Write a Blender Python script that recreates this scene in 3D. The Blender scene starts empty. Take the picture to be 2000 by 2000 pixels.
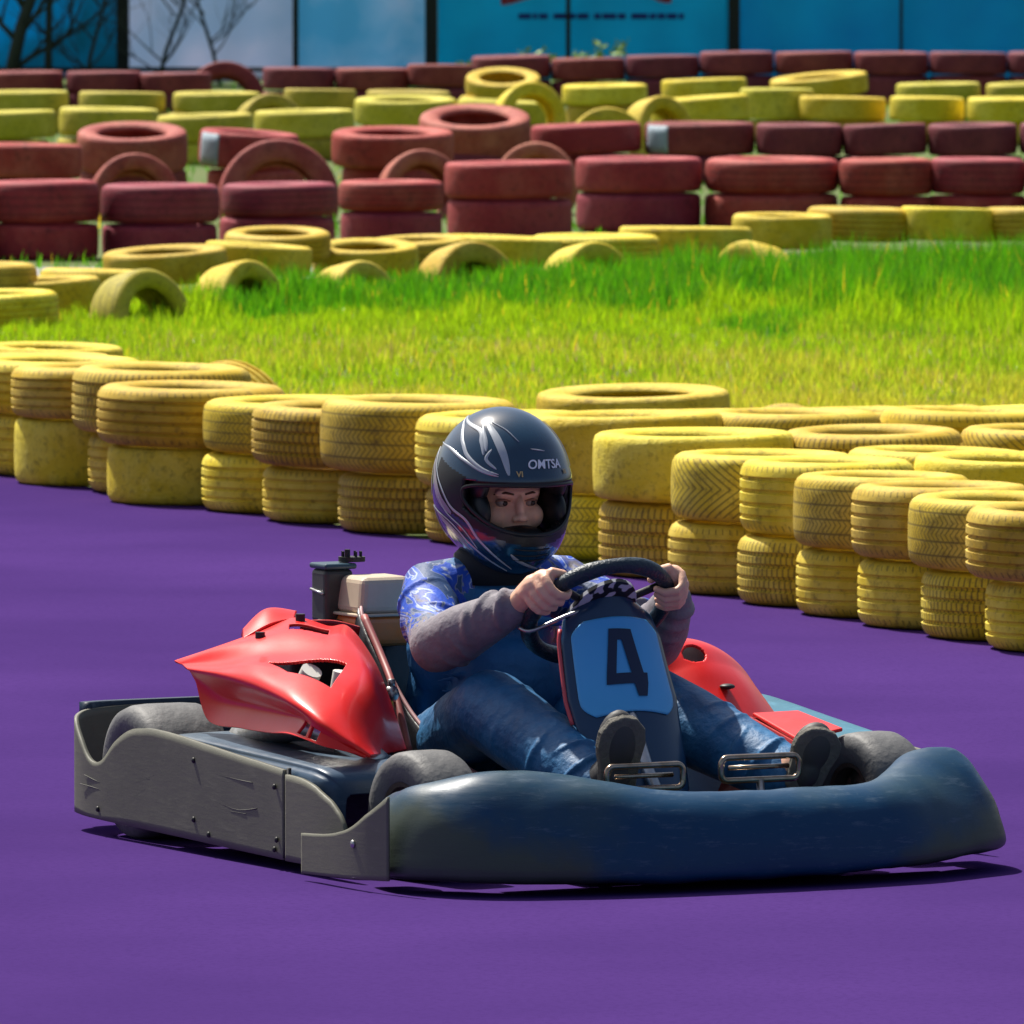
import bpy, bmesh, math, random
import numpy as np
from mathutils import Vector, Matrix, Euler
random.seed(4); np.random.seed(4)
R = math.radians
scene = bpy.context.scene
C = scene.collection

# ------------------------------------------------------------ camera, sky, sun
CAM_H = 2.1; FPX = 22000.0; PITCH = math.atan(1360 / FPX)
cam_d = bpy.data.cameras.new('camera'); cam = bpy.data.objects.new('camera', cam_d); C.objects.link(cam)
cam.location = (0, 0, CAM_H); cam.rotation_euler = (math.pi / 2 - PITCH, 0, 0)
cam_d.sensor_width = 36; cam_d.lens = FPX / 2000 * 36; cam_d.clip_start = .5; cam_d.clip_end = 2000
cam_d.dof.use_dof = True; cam_d.dof.focus_distance = 22.7; cam_d.dof.aperture_fstop = 25
scene.camera = cam
SUN_EL, SUN_AZ = R(57), R(-36)          # azimuth measured from +Y towards +X
world = bpy.data.worlds.new('World'); scene.world = world; world.use_nodes = True
nt = world.node_tree; bg = nt.nodes['Background']
sky = nt.nodes.new('ShaderNodeTexSky'); sky.sky_type = 'NISHITA'; sky.sun_disc = False
sky.sun_elevation = SUN_EL; sky.sun_rotation = SUN_AZ; sky.air_density = 1.0; sky.dust_density = 4.0; sky.ozone_density = .6
nt.links.new(sky.outputs[0], bg.inputs[0]); bg.inputs[1].default_value = .08
sd = bpy.data.lights.new('sun', 'SUN'); sd.energy = 5.0; sd.angle = R(1.0); sd.color = (1, .95, .86)
sun = bpy.data.objects.new('sun', sd); C.objects.link(sun)
sdir = Vector((math.sin(SUN_AZ) * math.cos(SUN_EL), math.cos(SUN_AZ) * math.cos(SUN_EL), math.sin(SUN_EL)))
sun.rotation_euler = sdir.to_track_quat('Z', 'Y').to_euler(); sun.location = (0, 20, 30)
scene.view_settings.view_transform = 'Standard'; scene.view_settings.look = 'None'
scene.view_settings.exposure = .42; scene.view_settings.gamma = 1

# ------------------------------------------------------------ helpers
def prop(o, label=None, cat=None, group=None, kind=None):
    if label: o['label'] = label
    if cat: o['category'] = cat
    if group: o['group'] = group
    if kind: o['kind'] = kind
    return o

def obj(name, verts, faces, mat, parent=None, smooth=True, sharp=None, sub=0, solid=0, solid_off=-1, bevel=0):
    me = bpy.data.meshes.new(name)
    me.from_pydata([tuple(v) for v in verts], [], [tuple(f) for f in faces]); me.update()
    mats = mat if isinstance(mat, (list, tuple)) else [mat]
    for m in mats: me.materials.append(m)
    if smooth: me.polygons.foreach_set('use_smooth', [True] * len(me.polygons))
    o = bpy.data.objects.new(name, me); C.objects.link(o)
    if parent: o.parent = parent
    if solid:
        md = o.modifiers.new('solid', 'SOLIDIFY'); md.thickness = solid; md.offset = solid_off
    if bevel:
        md = o.modifiers.new('bevel', 'BEVEL'); md.width = bevel; md.segments = 3; md.limit_method = 'ANGLE'; md.angle_limit = R(35)
    if sub:
        md = o.modifiers.new('sub', 'SUBSURF'); md.levels = sub; md.render_levels = sub
    if sharp: me.set_sharp_from_angle(angle=R(sharp))
    return o

def empty(name, loc=(0, 0, 0), rz=0):
    o = bpy.data.objects.new(name, None); C.objects.link(o); o.location = loc; o.rotation_euler = (0, 0, rz)
    o.empty_display_size = .1
    return o

class MB:
    def __init__(s): s.v = []; s.f = []
    def add(s, v, f):
        n = len(s.v); s.v += [tuple(p) for p in v]; s.f += [tuple(i + n for i in q) for q in f]; return s
    def box(s, c, d, rot=None):
        m = Euler(rot).to_matrix() if rot else Matrix.Identity(3)
        vs = [Vector(c) + m @ Vector((sx * d[0] / 2, sy * d[1] / 2, sz * d[2] / 2)) for sx in (-1, 1) for sy in (-1, 1) for sz in (-1, 1)]
        return s.add(vs, [(0, 1, 3, 2), (4, 6, 7, 5), (0, 4, 5, 1), (2, 3, 7, 6), (0, 2, 6, 4), (1, 5, 7, 3)])
    def tube(s, pts, r, n=12, closed=False, round_caps=False):
        P = [Vector(p) for p in pts]; rr = list(r) if hasattr(r, '__len__') else [r] * len(P)
        if round_caps and not closed:
            a = (P[0] - P[1]).normalized(); b = (P[-1] - P[-2]).normalized(); r0, r1 = rr[0], rr[-1]
            pre = [P[0] + a * r0 * math.sin(t) for t in (R(88), R(60), R(30))]; rpre = [r0 * math.cos(t) for t in (R(88), R(60), R(30))]
            post = [P[-1] + b * r1 * math.sin(t) for t in (R(30), R(60), R(88))]; rpost = [r1 * math.cos(t) for t in (R(30), R(60), R(88))]
            P = pre + P + post; rr = rpre + rr + rpost
        vs = []; N = len(P); up = None
        for i, p in enumerate(P):
            if closed: t = (P[(i + 1) % N] - P[i - 1]).normalized()
            else: t = (P[min(i + 1, N - 1)] - P[max(i - 1, 0)]).normalized()
            if up is None:
                up = Vector((0, 0, 1)) if abs(t.z) < .9 else Vector((1, 0, 0))
            up = (up - t * up.dot(t)).normalized(); sd_ = t.cross(up)
            for k in range(n):
                a = 2 * math.pi * k / n
                vs.append(p + (up * math.cos(a) + sd_ * math.sin(a)) * rr[i])
        fs = []
        for i in range(N if closed else N - 1):
            j = (i + 1) % N
            for k in range(n):
                k2 = (k + 1) % n; fs.append((i * n + k, i * n + k2, j * n + k2, j * n + k))
        if not closed: fs += [tuple(range(n - 1, -1, -1)), tuple((N - 1) * n + k for k in range(n))]
        return s.add(vs, fs)
    def ell(s, c, r, rot=None, n=20, m=12):
        mt = Euler(rot).to_matrix() if rot else Matrix.Identity(3)
        vs = []; fs = []
        for i in range(m + 1):
            ph = math.pi * (i + .02) / (m + .04) if 0 < i < m else (.03 if i == 0 else math.pi - .03)
            for k in range(n):
                a = 2 * math.pi * k / n
                vs.append(Vector(c) + mt @ Vector((r[0] * math.sin(ph) * math.cos(a), r[1] * math.sin(ph) * math.sin(a), r[2] * math.cos(ph))))
        for i in range(m):
            for k in range(n):
                k2 = (k + 1) % n; fs.append((i * n + k, (i + 1) * n + k, (i + 1) * n + k2, i * n + k2))
        fs += [tuple(range(n)), tuple(m * n + k for k in range(n - 1, -1, -1))]
        return s.add(vs, fs)
    def lathe(s, c, prof, n=32, axis='z', closed=True):
        # prof: list of (radius, height)
        vs = []; fs = []; m = len(prof)
        for k in range(n):
            a = 2 * math.pi * k / n
            for r_, h in prof:
                x, y, z = r_ * math.cos(a), r_ * math.sin(a), h
                if axis == 'x': x, y, z = z, x, y
                if axis == 'y': x, y, z = y, z, x
                vs.append((c[0] + x, c[1] + y, c[2] + z))
        for k in range(n):
            k2 = (k + 1) % n
            for i in range(m if closed else m - 1):
                j = (i + 1) % m; fs.append((k * m + i, k2 * m + i, k2 * m + j, k * m + j))
        return s.add(vs, fs)
    def build(s, name, mat, parent=None, **kw): return obj(name, s.v, s.f, mat, parent, **kw)

def catmull(p, t):
    n = len(p) - 1; i = min(int(t), n - 1); f = t - i
    p0 = p[max(i - 1, 0)]; p1 = p[i]; p2 = p[i + 1]; p3 = p[min(i + 2, n)]
    return .5 * ((2 * p1) + (p2 - p0) * f + (2 * p0 - 5 * p1 + 4 * p2 - p3) * f * f + (3 * p1 - p0 - 3 * p2 + p3) * f ** 3)

def smooth_path(pts, n):
    p = [np.array(q, float) for q in pts]
    return [catmull(p, t) for t in np.linspace(0, len(p) - 1, n)]

def grid(rows, nu, nv, hole=None):
    """rows[i][j] control points -> fine grid (nv along rows index, nu along j)"""
    rows = [[np.array(p, float) for p in r] for r in rows]
    r1 = [smooth_path(r, nu) for r in rows]
    cols = [smooth_path([r1[i][j] for i in range(len(rows))], nv) for j in range(nu)]
    vs = [cols[j][i] for i in range(nv) for j in range(nu)]
    fs = []
    for i in range(nv - 1):
        for j in range(nu - 1):
            u = (j + .5) / (nu - 1); v = (i + .5) / (nv - 1)
            if hole and hole(u, v): continue
            fs.append((i * nu + j, i * nu + j + 1, (i + 1) * nu + j + 1, (i + 1) * nu + j))
    return vs, fs

def bake(o, voxel, smooth_it=3, smooth_f=.5):
    md = o.modifiers.new('r', 'REMESH'); md.mode = 'VOXEL'; md.voxel_size = voxel; md.use_smooth_shade = True
    if smooth_it:
        md = o.modifiers.new('s', 'SMOOTH'); md.factor = smooth_f; md.iterations = smooth_it
    dg = bpy.context.evaluated_depsgraph_get(); dg.update()
    me = bpy.data.meshes.new_from_object(o.evaluated_get(dg)); old = o.data
    o.modifiers.clear(); o.data = me
    if not me.materials:
        for m in old.materials: me.materials.append(m)
    me.polygons.foreach_set('use_smooth', [True] * len(me.polygons))
    return o

def coords(me):
    a = np.empty(len(me.vertices) * 3); me.vertices.foreach_get('co', a); return a.reshape(-1, 3)

# ------------------------------------------------------------ materials
def mat(name, col, rough=.6, metal=0, var=None, var_scale=8, var_amt=.5, bump=0, bump_scale=60, coat=0, spec=None, fine=None, coord='Object', detail=6, transl=0):
    m = bpy.data.materials.new(name); m.use_nodes = True; n = m.node_tree; b = n.nodes['Principled BSDF']
    b.inputs['Base Color'].default_value = (*col, 1); b.inputs['Roughness'].default_value = rough; b.inputs['Metallic'].default_value = metal
    if coat: b.inputs['Coat Weight'].default_value = coat; b.inputs['Coat Roughness'].default_value = .12
    if spec is not None: b.inputs['Specular IOR Level'].default_value = spec
    tc = n.nodes.new('ShaderNodeTexCoord')
    if var:
        nz = n.nodes.new('ShaderNodeTexNoise'); nz.inputs['Scale'].default_value = var_scale; nz.inputs['Detail'].default_value = detail; nz.inputs['Roughness'].default_value = .65
        n.links.new(tc.outputs[coord], nz.inputs['Vector'])
        rp = n.nodes.new('ShaderNodeValToRGB'); rp.color_ramp.elements[0].position = .5 - var_amt / 2; rp.color_ramp.elements[1].position = .5 + var_amt / 2
        rp.color_ramp.elements[0].color = (*col, 1); rp.color_ramp.elements[1].color = (*var, 1)
        n.links.new(nz.outputs[0], rp.inputs[0]); n.links.new(rp.outputs[0], b.inputs['Base Color'])
    if bump:
        nb = n.nodes.new('ShaderNodeTexNoise'); nb.inputs['Scale'].default_value = bump_scale; nb.inputs['Detail'].default_value = 5
        n.links.new(tc.outputs[coord], nb.inputs['Vector'])
        bp = n.nodes.new('ShaderNodeBump'); bp.inputs['Strength'].default_value = bump; bp.inputs['Distance'].default_value = .01
        n.links.new(nb.outputs[0], bp.inputs['Height']); n.links.new(bp.outputs[0], b.inputs['Normal'])
    return m

def N(m): return m.node_tree.nodes
def L(m, a, b): m.node_tree.links.new(a, b)
def math_node(m, op, a, b=None, c=None):
    q = N(m).new('ShaderNodeMath'); q.operation = op
    for i, v in enumerate((a, b, c)):
        if v is None: continue
        if isinstance(v, (int, float)): q.inputs[i].default_value = v
        else: L(m, v, q.inputs[i])
    return q.outputs[0]
def mix_col(m, fac, a, b, mode='MIX'):
    q = N(m).new('ShaderNodeMix'); q.data_type = 'RGBA'; q.blend_type = mode
    for i, v in ((0, fac), (6, a), (7, b)):
        if isinstance(v, (int, float)): q.inputs[i].default_value = v
        elif isinstance(v, tuple): q.inputs[i].default_value = (*v, 1)
        else: L(m, v, q.inputs[i])
    return q.outputs[2]
def noise(m, scale, detail=5, coord='Object', rough=.6, vec=None):
    q = N(m).new('ShaderNodeTexNoise'); q.inputs['Scale'].default_value = scale; q.inputs['Detail'].default_value = detail; q.inputs['Roughness'].default_value = rough
    if vec is None:
        t = N(m).new('ShaderNodeTexCoord'); vec = t.outputs[coord]
    L(m, vec, q.inputs['Vector']); return q.outputs[0]
def ramp(m, fac, stops):
    q = N(m).new('ShaderNodeValToRGB'); cr = q.color_ramp
    while len(cr.elements) < len(stops): cr.elements.new(.5)
    for e, (p, c) in zip(cr.elements, stops):
        e.position = p; e.color = (*c, 1) if isinstance(c, tuple) else (c, c, c, 1)
    L(m, fac, q.inputs[0]); return q.outputs[0]

def tyre_mat(name, base, worn, dirt, tread):
    m = mat(name, base, .72); b = N(m)['Principled BSDF']
    oi = N(m).new('ShaderNodeObjectInfo'); tc = N(m).new('ShaderNodeTexCoord')
    off = N(m).new('ShaderNodeVectorMath'); off.operation = 'ADD'; L(m, tc.outputs['Object'], off.inputs[0])
    cmb = N(m).new('ShaderNodeCombineXYZ'); k = math_node(m, 'MULTIPLY', oi.outputs['Random'], 37.0)
    for i in range(3): L(m, k, cmb.inputs[i])
    L(m, cmb.outputs[0], off.inputs[1]); v = off.outputs[0]
    n1 = noise(m, 5, 6, vec=v); n2 = noise(m, 38, 5, vec=v, rough=.75)
    c = mix_col(m, ramp(m, n1, [(.42, 0.0), (.62, 1.0)]), base, worn)
    n3 = noise(m, 11, 8, vec=v, rough=.8)
    c = mix_col(m, ramp(m, n2, [(.53, 0.0), (.70, .8)]), c, dirt)
    c = mix_col(m, ramp(m, n3, [(.56, 0.0), (.66, .65)]), c, tuple(x * .7 for x in dirt))
    c = mix_col(m, ramp(m, n3, [(.30, .5), (.40, 0.0)]), c, tuple(min(1, x * 1.25 + .05) for x in worn))
    hs = N(m).new('ShaderNodeHueSaturation'); L(m, c, hs.inputs['Color'])
    L(m, math_node(m, 'MULTIPLY_ADD', oi.outputs['Random'], .35, .80), hs.inputs['Value'])
    L(m, math_node(m, 'MULTIPLY_ADD', oi.outputs['Random'], .025, .4875), hs.inputs['Hue'])
    c = hs.outputs[0]
    h = n2
    if tread != 'plain':
        uv = N(m).new('ShaderNodeUVMap'); sp = N(m).new('ShaderNodeSeparateXYZ'); L(m, uv.outputs[0], sp.inputs[0]); U, V = sp.outputs[0], sp.outputs[1]
        inside = math_node(m, 'MULTIPLY', math_node(m, 'GREATER_THAN', V, .04), math_node(m, 'LESS_THAN', V, .96))
        if tread == 'rib':
            a = math_node(m, 'FRACT', math_node(m, 'MULTIPLY_ADD', U, 70.0, math_node(m, 'MULTIPLY', V, 2.0)))
            edge = math_node(m, 'GREATER_THAN', math_node(m, 'ABSOLUTE', math_node(m, 'SUBTRACT', V, .5)), .36)
            g = math_node(m, 'MULTIPLY', math_node(m, 'LESS_THAN', a, .16), edge)
        elif tread == 'block':
            row = math_node(m, 'FLOOR', math_node(m, 'MULTIPLY', V, 5.0))
            a = math_node(m, 'FRACT', math_node(m, 'MULTIPLY_ADD', row, .37, math_node(m, 'MULTIPLY', U, 84.0)))
            g = math_node(m, 'LESS_THAN', a, .3)
        elif tread == 'chevron':
            a = math_node(m, 'FRACT', math_node(m, 'MULTIPLY_ADD', math_node(m, 'ABSOLUTE', math_node(m, 'SUBTRACT', V, .5)), 9.0, math_node(m, 'MULTIPLY', U, 56.0)))
            g = math_node(m, 'LESS_THAN', a, .26)
        else:  # mesh of fine angled sipes
            a = math_node(m, 'FRACT', math_node(m, 'ADD', math_node(m, 'MULTIPLY', U, 96.0), math_node(m, 'MULTIPLY', math_node(m, 'PINGPONG', V, .17), 9.0)))
            a2 = math_node(m, 'FRACT', math_node(m, 'ADD', math_node(m, 'MULTIPLY', V, 5.0), math_node(m, 'MULTIPLY', U, 0.0)))
            g = math_node(m, 'MAXIMUM', math_node(m, 'LESS_THAN', a, .22), math_node(m, 'LESS_THAN', a2, .14))
        g = math_node(m, 'MULTIPLY', g, inside)
        c = mix_col(m, math_node(m, 'MULTIPLY', g, .62), c, tuple(x * .25 for x in dirt))
        h = math_node(m, 'SUBTRACT', math_node(m, 'MULTIPLY', n2, .25), math_node(m, 'MULTIPLY', g, 1.0))
    bp = N(m).new('ShaderNodeBump'); bp.inputs['Strength'].default_value = .8; bp.inputs['Distance'].default_value = .008
    L(m, h, bp.inputs['Height']); L(m, bp.outputs[0], b.inputs['Normal'])
    L(m, c, b.inputs['Base Color'])
    return m

YEL = ((.68, .48, .006), (.78, .60, .06), (.24, .16, .010))
YEF = ((.50, .42, .018), (.60, .50, .06), (.16, .14, .02))
RED = ((.34, .022, .034), (.42, .055, .055), (.12, .014, .02))
DRK = ((.20, .022, .032), (.27, .04, .045), (.09, .012, .018))
PNK = ((.36, .06, .045), (.48, .13, .09), (.16, .03, .025))
PAL = {'yellow': YEL, 'faded yellow': YEF, 'brick red': RED, 'dark maroon': DRK, 'pinkish red': PNK}

# ------------------------------------------------------------ ground, track, path
M_track = mat('purple_track', (.064, .022, .155), .85)
c_ = mix_col(M_track, ramp(M_track, noise(M_track, .5, 3), [(.35, 0.0), (.7, 1.0)]), (.052, .0245, .126), (.072, .0330, .164))
c_ = mix_col(M_track, ramp(M_track, noise(M_track, 75, 6, rough=.75), [(.46, 0.0), (.66, .5)]), c_, (.042, .019, .102))
L(M_track, c_, N(M_track)['Principled BSDF'].inputs['Base Color'])
N(M_track)['Principled BSDF'].inputs['Specular IOR Level'].default_value = .0
M_ground = mat('meadow_soil', (.06, .12, .010), .9, var=(.10, .12, .02), var_scale=1.2, bump=.6, bump_scale=30)
M_path = mat('pale_concrete', (.30, .29, .27), .8, var=(.36, .35, .33), var_scale=3, bump=.2)

def ground_pt(px, py, z=0.):
    """a point of the ground seen at a spot of the 1932 px wide photograph"""
    x = px / .966; y = py / .966; u = (x - 1000) / FPX; v = (1000 - y) / FPX
    dy = math.cos(PITCH) + v * math.sin(PITCH); dz = -math.sin(PITCH) + v * math.cos(PITCH)
    t = (z - CAM_H) / dz
    return u * t, dy * t

def depth_scale(y): return FPX / y      # photo pixels (2000 wide) per metre, good enough at this focal length

gd = obj('ground', [(-400, -60, 0), (400, -60, 0), (400, 900, 0), (-400, 900, 0)], [(0, 1, 2, 3)], M_ground, smooth=False); prop(gd, kind='structure')
edge = [ground_pt(*p) for p in ((-120, 880), (60, 905), (330, 945), (620, 990), (900, 1035), (1200, 1085), (1450, 1130), (1750, 1175), (2050, 1215))]
edge = [(-14, 46.)] + [(-6, 37.5)] + edge + [(3.4, 26.0), (14, 22)]
v = [(x, y, .004) for x, y in edge] + [(14, -30, .004), (-14, -30, .004)]
tr = obj('track', v, [tuple(range(len(v)))], M_track, smooth=False); prop(tr, kind='structure')
a = ground_pt(-300, 506); b = ground_pt(640, 506); c = ground_pt(640, 528); d = ground_pt(-300, 532)
pt_ = obj('path', [(-9, a[1], .004), (b[0] + .2, b[1], .004), (c[0] + .6, c[1], .004), (-9, d[1], .004)], [(0, 1, 2, 3)], M_path, smooth=False); prop(pt_, kind='structure')

# ------------------------------------------------------------ tyres
def tyre_mesh(col, tread, rim=.62):
    name = f'tyre_{col}_{tread}'.replace(' ', '_')
    Ro, W = .28, .20; ri = Ro * rim; h = W / 2
    sa, sb, sb2, sc, sc2, sd2 = (.82, .93, .985, .972, .91, .992) if tread == 'plain' else (.80, .90, .965, .955, .87, .984)
    # outline from the inner bead round the lower sidewall, tread, upper sidewall, inner bead and back inside
    prof = [(ri, -h * .72), (ri + .004, -h * .84), (ri + .022, -h * .95), (Ro * sa, -h), (Ro * sb, -h * sb2), (Ro * sc, -h * sc2), (Ro * sd2, -h * .74)]
    if tread in ('rib', 'block'):
        for z0 in (-.52, -.18, .18, .52):
            g = .045
            prof += [(Ro * (1 - .012 * abs(z0) ** 2), h * (z0 - g * 1.6)), (Ro - .010, h * (z0 - g)), (Ro - .010, h * (z0 + g)), (Ro * (1 - .012 * abs(z0) ** 2), h * (z0 + g * 1.6))]
    else:
        prof += [(Ro * .996, -h * .5), (Ro, -h * .2), (Ro, h * .2), (Ro * .996, h * .5)]
    prof += [(Ro * sd2, h * .74), (Ro * sc, h * sc2), (Ro * sb, h * sb2), (Ro * sa, h), (ri + .022, h * .95), (ri + .004, h * .84), (ri, h * .72)]
    prof += [(ri + .006, h * .6), (ri + .04, h * .66), (Ro - .03, h * .6), (Ro - .018, 0), (Ro - .03, -h * .6), (ri + .04, -h * .66), (ri + .006, -h * .6)]
    n = 72; vs = []; fs = []; mP = len(prof); uvs = []
    for k in range(n):
        a = 2 * math.pi * k / n
        for r_, z in prof: vs.append((r_ * math.cos(a), r_ * math.sin(a), z + h))
    for k in range(n):
        for i in range(mP):
            j = (i + 1) % mP; k2 = (k + 1) % n
            fs.append((k * mP + i, k2 * mP + i, k2 * mP + j, k * mP + j))
            for kk, ii in ((k, i), (k + 1, i), (k + 1, j), (k, j)):
                r_, z = prof[ii]; vv = (z / h * .5 + .5) if r_ > Ro * .94 else (-1. if z < 0 else 2.)
                uvs.append((kk / n, vv))
    me = bpy.data.meshes.new(name); me.from_pydata(vs, [], fs); me.update()
    ul = me.uv_layers.new(name='UVMap')
    for i, q in enumerate(uvs): ul.data[i].uv = q
    me.materials.append(tyre_mat(name, *PAL[col], tread))
    me.polygons.foreach_set('use_smooth', [True] * len(me.polygons))
    me.set_sharp_from_angle(angle=R(42))
    return me
TM = {}
def tmesh(col, tread):
    if (col, tread) not in TM: TM[(col, tread)] = tyre_mesh(col, tread)
    return TM[(col, tread)]
TREADS = ['rib', 'block', 'chevron', 'mesh', 'plain']
TWORD = {'rib': 'ribbed', 'block': 'block-treaded', 'chevron': 'arrow-treaded', 'mesh': 'fine-treaded', 'plain': 'smooth'}
ORD = ['first', 'second', 'third', 'fourth', 'fifth', 'sixth', 'seventh', 'eighth', 'ninth', 'tenth', 'eleventh', 'twelfth', 'thirteenth', 'fourteenth', 'fifteenth', 'sixteenth', 'seventeenth', 'eighteenth', 'nineteenth', 'twentieth']
def place_tyre(x, y, z, Rr, w, col, tread, label, group, rot=(0, 0, 0), centre=False):
    o = bpy.data.objects.new('tyre', tmesh(col, tread)); C.objects.link(o)
    o.scale = (Rr / .28, Rr / .28, w / .2)
    rz = random.uniform(0, 6.28)
    m = Euler(rot).to_matrix() @ Matrix.Rotation(rz, 3, 'Z')
    o.rotation_euler = m.to_euler()
    if centre:
        off = m @ Vector((0, 0, w / 2)); o.location = (x - off.x, y - off.y, z - off.z)
    else: o.location = (x, y, z)
    prop(o, label, 'tyre', group); return o

M_patch = mat('pale_blue_paint', (.42, .55, .62), .6, var=(.25, .30, .36), var_scale=20)
def row_tyres(row, group, items, tilt=1.0, under=0):
    """items: (x0, x1, y_top, y_bottom, y_base, colour, tread, rot) of each lying tyre; seen outline in photo pixels gives its place and size"""
    n = len(items)
    for i, it in enumerate(items):
        x0, x1, yt, yb, base, col, tread = it[:7]; rot = it[7] if len(it) > 7 else None
        if under: base = yb + under
        gx, gy = ground_pt((x0 + x1) / 2, base); s = FPX / gy
        Rr = min(.34, max(.24, (x1 - x0) / .966 / 2 / s)); w = min(.25, max(.13, (yb - yt) / .966 / s)); z = max(0, (base - yb) / .966 / s)
        y = gy + Rr; x = gx * (y / gy)
        r_ = (R(rot[0]), R(rot[1]), R(rot[2])) if rot else (R(random.uniform(-1.2, 1.2)) * tilt, R(random.uniform(-1.9, 1.9)) * tilt, 0)
        if rot: z += Rr * math.sin(max(abs(r_[0]), abs(r_[1]))) * .5
        if i < n / 2: pos = (f'{ORD[i]} from the left' if i else 'leftmost')
        else: pos = (f'{ORD[n - 1 - i]} from the right' if n - 1 - i else 'rightmost')
        if under:
            z += .006; ucol = 'dark maroon' if col in ('pinkish red',) else col
            place_tyre(x + random.uniform(-.05, .05), y + random.uniform(-.03, .03), .003, Rr * .97, z - .012, ucol, 'plain', f'{ucol} tyre, lower, {pos} {row}', group)
        elif z > .05: z += .004
        else: z = max(z, .003)
        label = f'{col} tyre, {pos} {row}'
        patch_ = len(it) > 8
        if patch_: label = f'{col} tyre with a pale blue painted patch, {row}'
        to = place_tyre(x, y, z, Rr, w, col, tread, label, group, r_)
        if patch_:
            dv = to.rotation_euler.to_matrix().inverted() @ Vector((-.80, -.60, 0)); a0 = math.atan2(dv.y, dv.x); vs = []; fs = []
            for k in range(9):
                for zz in (.012, .06, .14, .188): rr_ = .2815 if .03 < zz < .17 else .277; vs.append((rr_ * math.cos(a0 + (k - 4) * .075), rr_ * math.sin(a0 + (k - 4) * .075), zz))
            for k in range(8):
                for q_ in range(3): fs.append((k * 4 + q_, (k + 1) * 4 + q_, (k + 1) * 4 + q_ + 1, k * 4 + q_ + 1))
            obj('paint_patch', vs, fs, M_patch, to, solid=.001)

def arch_tyres(row, group, items):
    """items: (x0, x1, y_top, y_base, colour, tread, yaw): tyres standing on edge, sunk or leaning"""
    n = len(items)
    for i, (x0, x1, yt, base, col, tread, yaw) in enumerate(items):
        gx, gy = ground_pt((x0 + x1) / 2, base); s = FPX / gy
        Rr = min(.34, max(.22, (x1 - x0) / .966 / 2 / s / math.cos(R(abs(yaw) * .75)))); zt = (base - yt) / .966 / s
        pos = 'leftmost' if i == 0 else ('rightmost' if i == n - 1 else f'{ORD[i]} from the left')
        if n == 1: pos = 'lone'
        place_tyre(gx, gy + .1, zt - Rr * .99, Rr, .19, col, tread, f'{col} tyre sunk on edge, {pos} {row}', group, (R(90 - 12), 0, R(yaw)), centre=True)

# --- front row, two high, yellow: lower left edge, upper left edge, seen heights
front = [  # base_y, lower x0, upper x0, upper top, upper bottom, R lower, R upper, treads, colour
    (893, -105, -112, 688, 780, .26, .28, 'rib', 'plain'), (906, -40, -60, 690, 790, .26, .28, 'rib', 'rib'),
    (922, 28, 22, 700, 798, .25, .285, 'plain', 'rib'), (939, 150, 135, 705, 828, .25, .28, 'rib', 'block'), (959, 212, 182, 740, 852, .25, .29, 'plain', 'rib'),
    (972, 366, 383, 764, 862, .25, .29, 'rib', 'mesh'), (990, 490, 474, 772, 885, .25, .28, 'rib', 'block'), (1009, 628, 603, 762, 897, .27, .29, 'block', 'mesh'),
    (1034, 800, 783, 795, 930, .26, .28, 'block', 'rib'), (1062, 985, 985, 795, 940, .27, .29, 'mesh', 'plain'), (1098, 1130, 1118, 830, 955, .26, .28, 'block', 'plain'),
    (1130, 1262, 1265, 868, 995, .235, .25, 'rib', 'chevron'), (1155, 1398, 1395, 885, 1025, .225, .235, 'block', 'rib'), (1176, 1510, 1495, 912, 1050, .225, .235, 'rib', 'mesh'),
    (1196, 1625, 1605, 930, 1068, .225, .235, 'rib', 'rib'), (1214, 1740, 1712, 950, 1085, .225, .235, 'block', 'mesh'), (1232, 1855, 1820, 965, 1100, .225, .235, 'rib', 'rib')]
P = []
for f in front:
    gx, gy = ground_pt(f[1], f[0]); s = FPX / gy; P.append([gx + f[5], gy + f[5]])
P = np.array(P); P0 = P.copy()
for it in range(400):      # let neighbouring stacks just touch
    for i in range(len(P)):
        for j in range(i + 1, min(i + 3, len(P))):
            d = P[j] - P[i]; dist = np.hypot(*d); need = (front[i][6] + front[j][6]) * .96
            if dist < need:
                k = (need - dist) * .5; u = np.array([0, np.sign(d[1])]) * .8 + d / dist * .2
                P[i] -= u * k * .5; P[j] += u * k * .5
    P += (P0 - P) * .03
nF = len(front); g1 = 'yellow tyres of the front barrier'
backs = []
for i, f in enumerate(front):
    x, y = P[i]; gy = y - f[5]; s = FPX / gy
    # tyre thickness from the photo
    yb_seen = (CAM_H * s - 360) * .966
    zu_b = max(.13, min(.21, (f[0] - f[4]) / .966 / s)); wu = max(.15, min(.24, (f[4] - f[3]) / .966 / s))
    if i < nF / 2: pos = f'{ORD[i - 1]} from the left' if i > 1 else ('just beyond the left edge' if i == 0 else 'cut by the left edge')
    else: pos = f'{ORD[nF - 1 - i]} from the right' if i < nF - 1 else 'rightmost'
    pos = pos.replace('just beyond the left edge', 'outermost left').replace('cut by the left edge', 'at the left edge')
    place_tyre(x, y, .005, f[5], zu_b, 'yellow', f[7], f'lower yellow {TWORD[f[7]]} tyre, {pos} in the front barrier', g1)
    # upper: own left edge
    ux = ground_pt(f[2], f[0])[0] * (y / ground_pt(f[2], f[0])[1]) + f[6]
    ux = x + max(-.09, min(.09, ux - x))
    place_tyre(ux, y + random.uniform(-.02, .02), .010 + zu_b, f[6], wu, 'yellow', f[8], f'upper yellow {TWORD[f[8]]} tyre, {pos} in the front barrier', g1,
               (R(random.uniform(-.6, 1.0)), R(random.uniform(-1, 1)), 0))
    backs.append((x, y, zu_b, wu))
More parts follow.
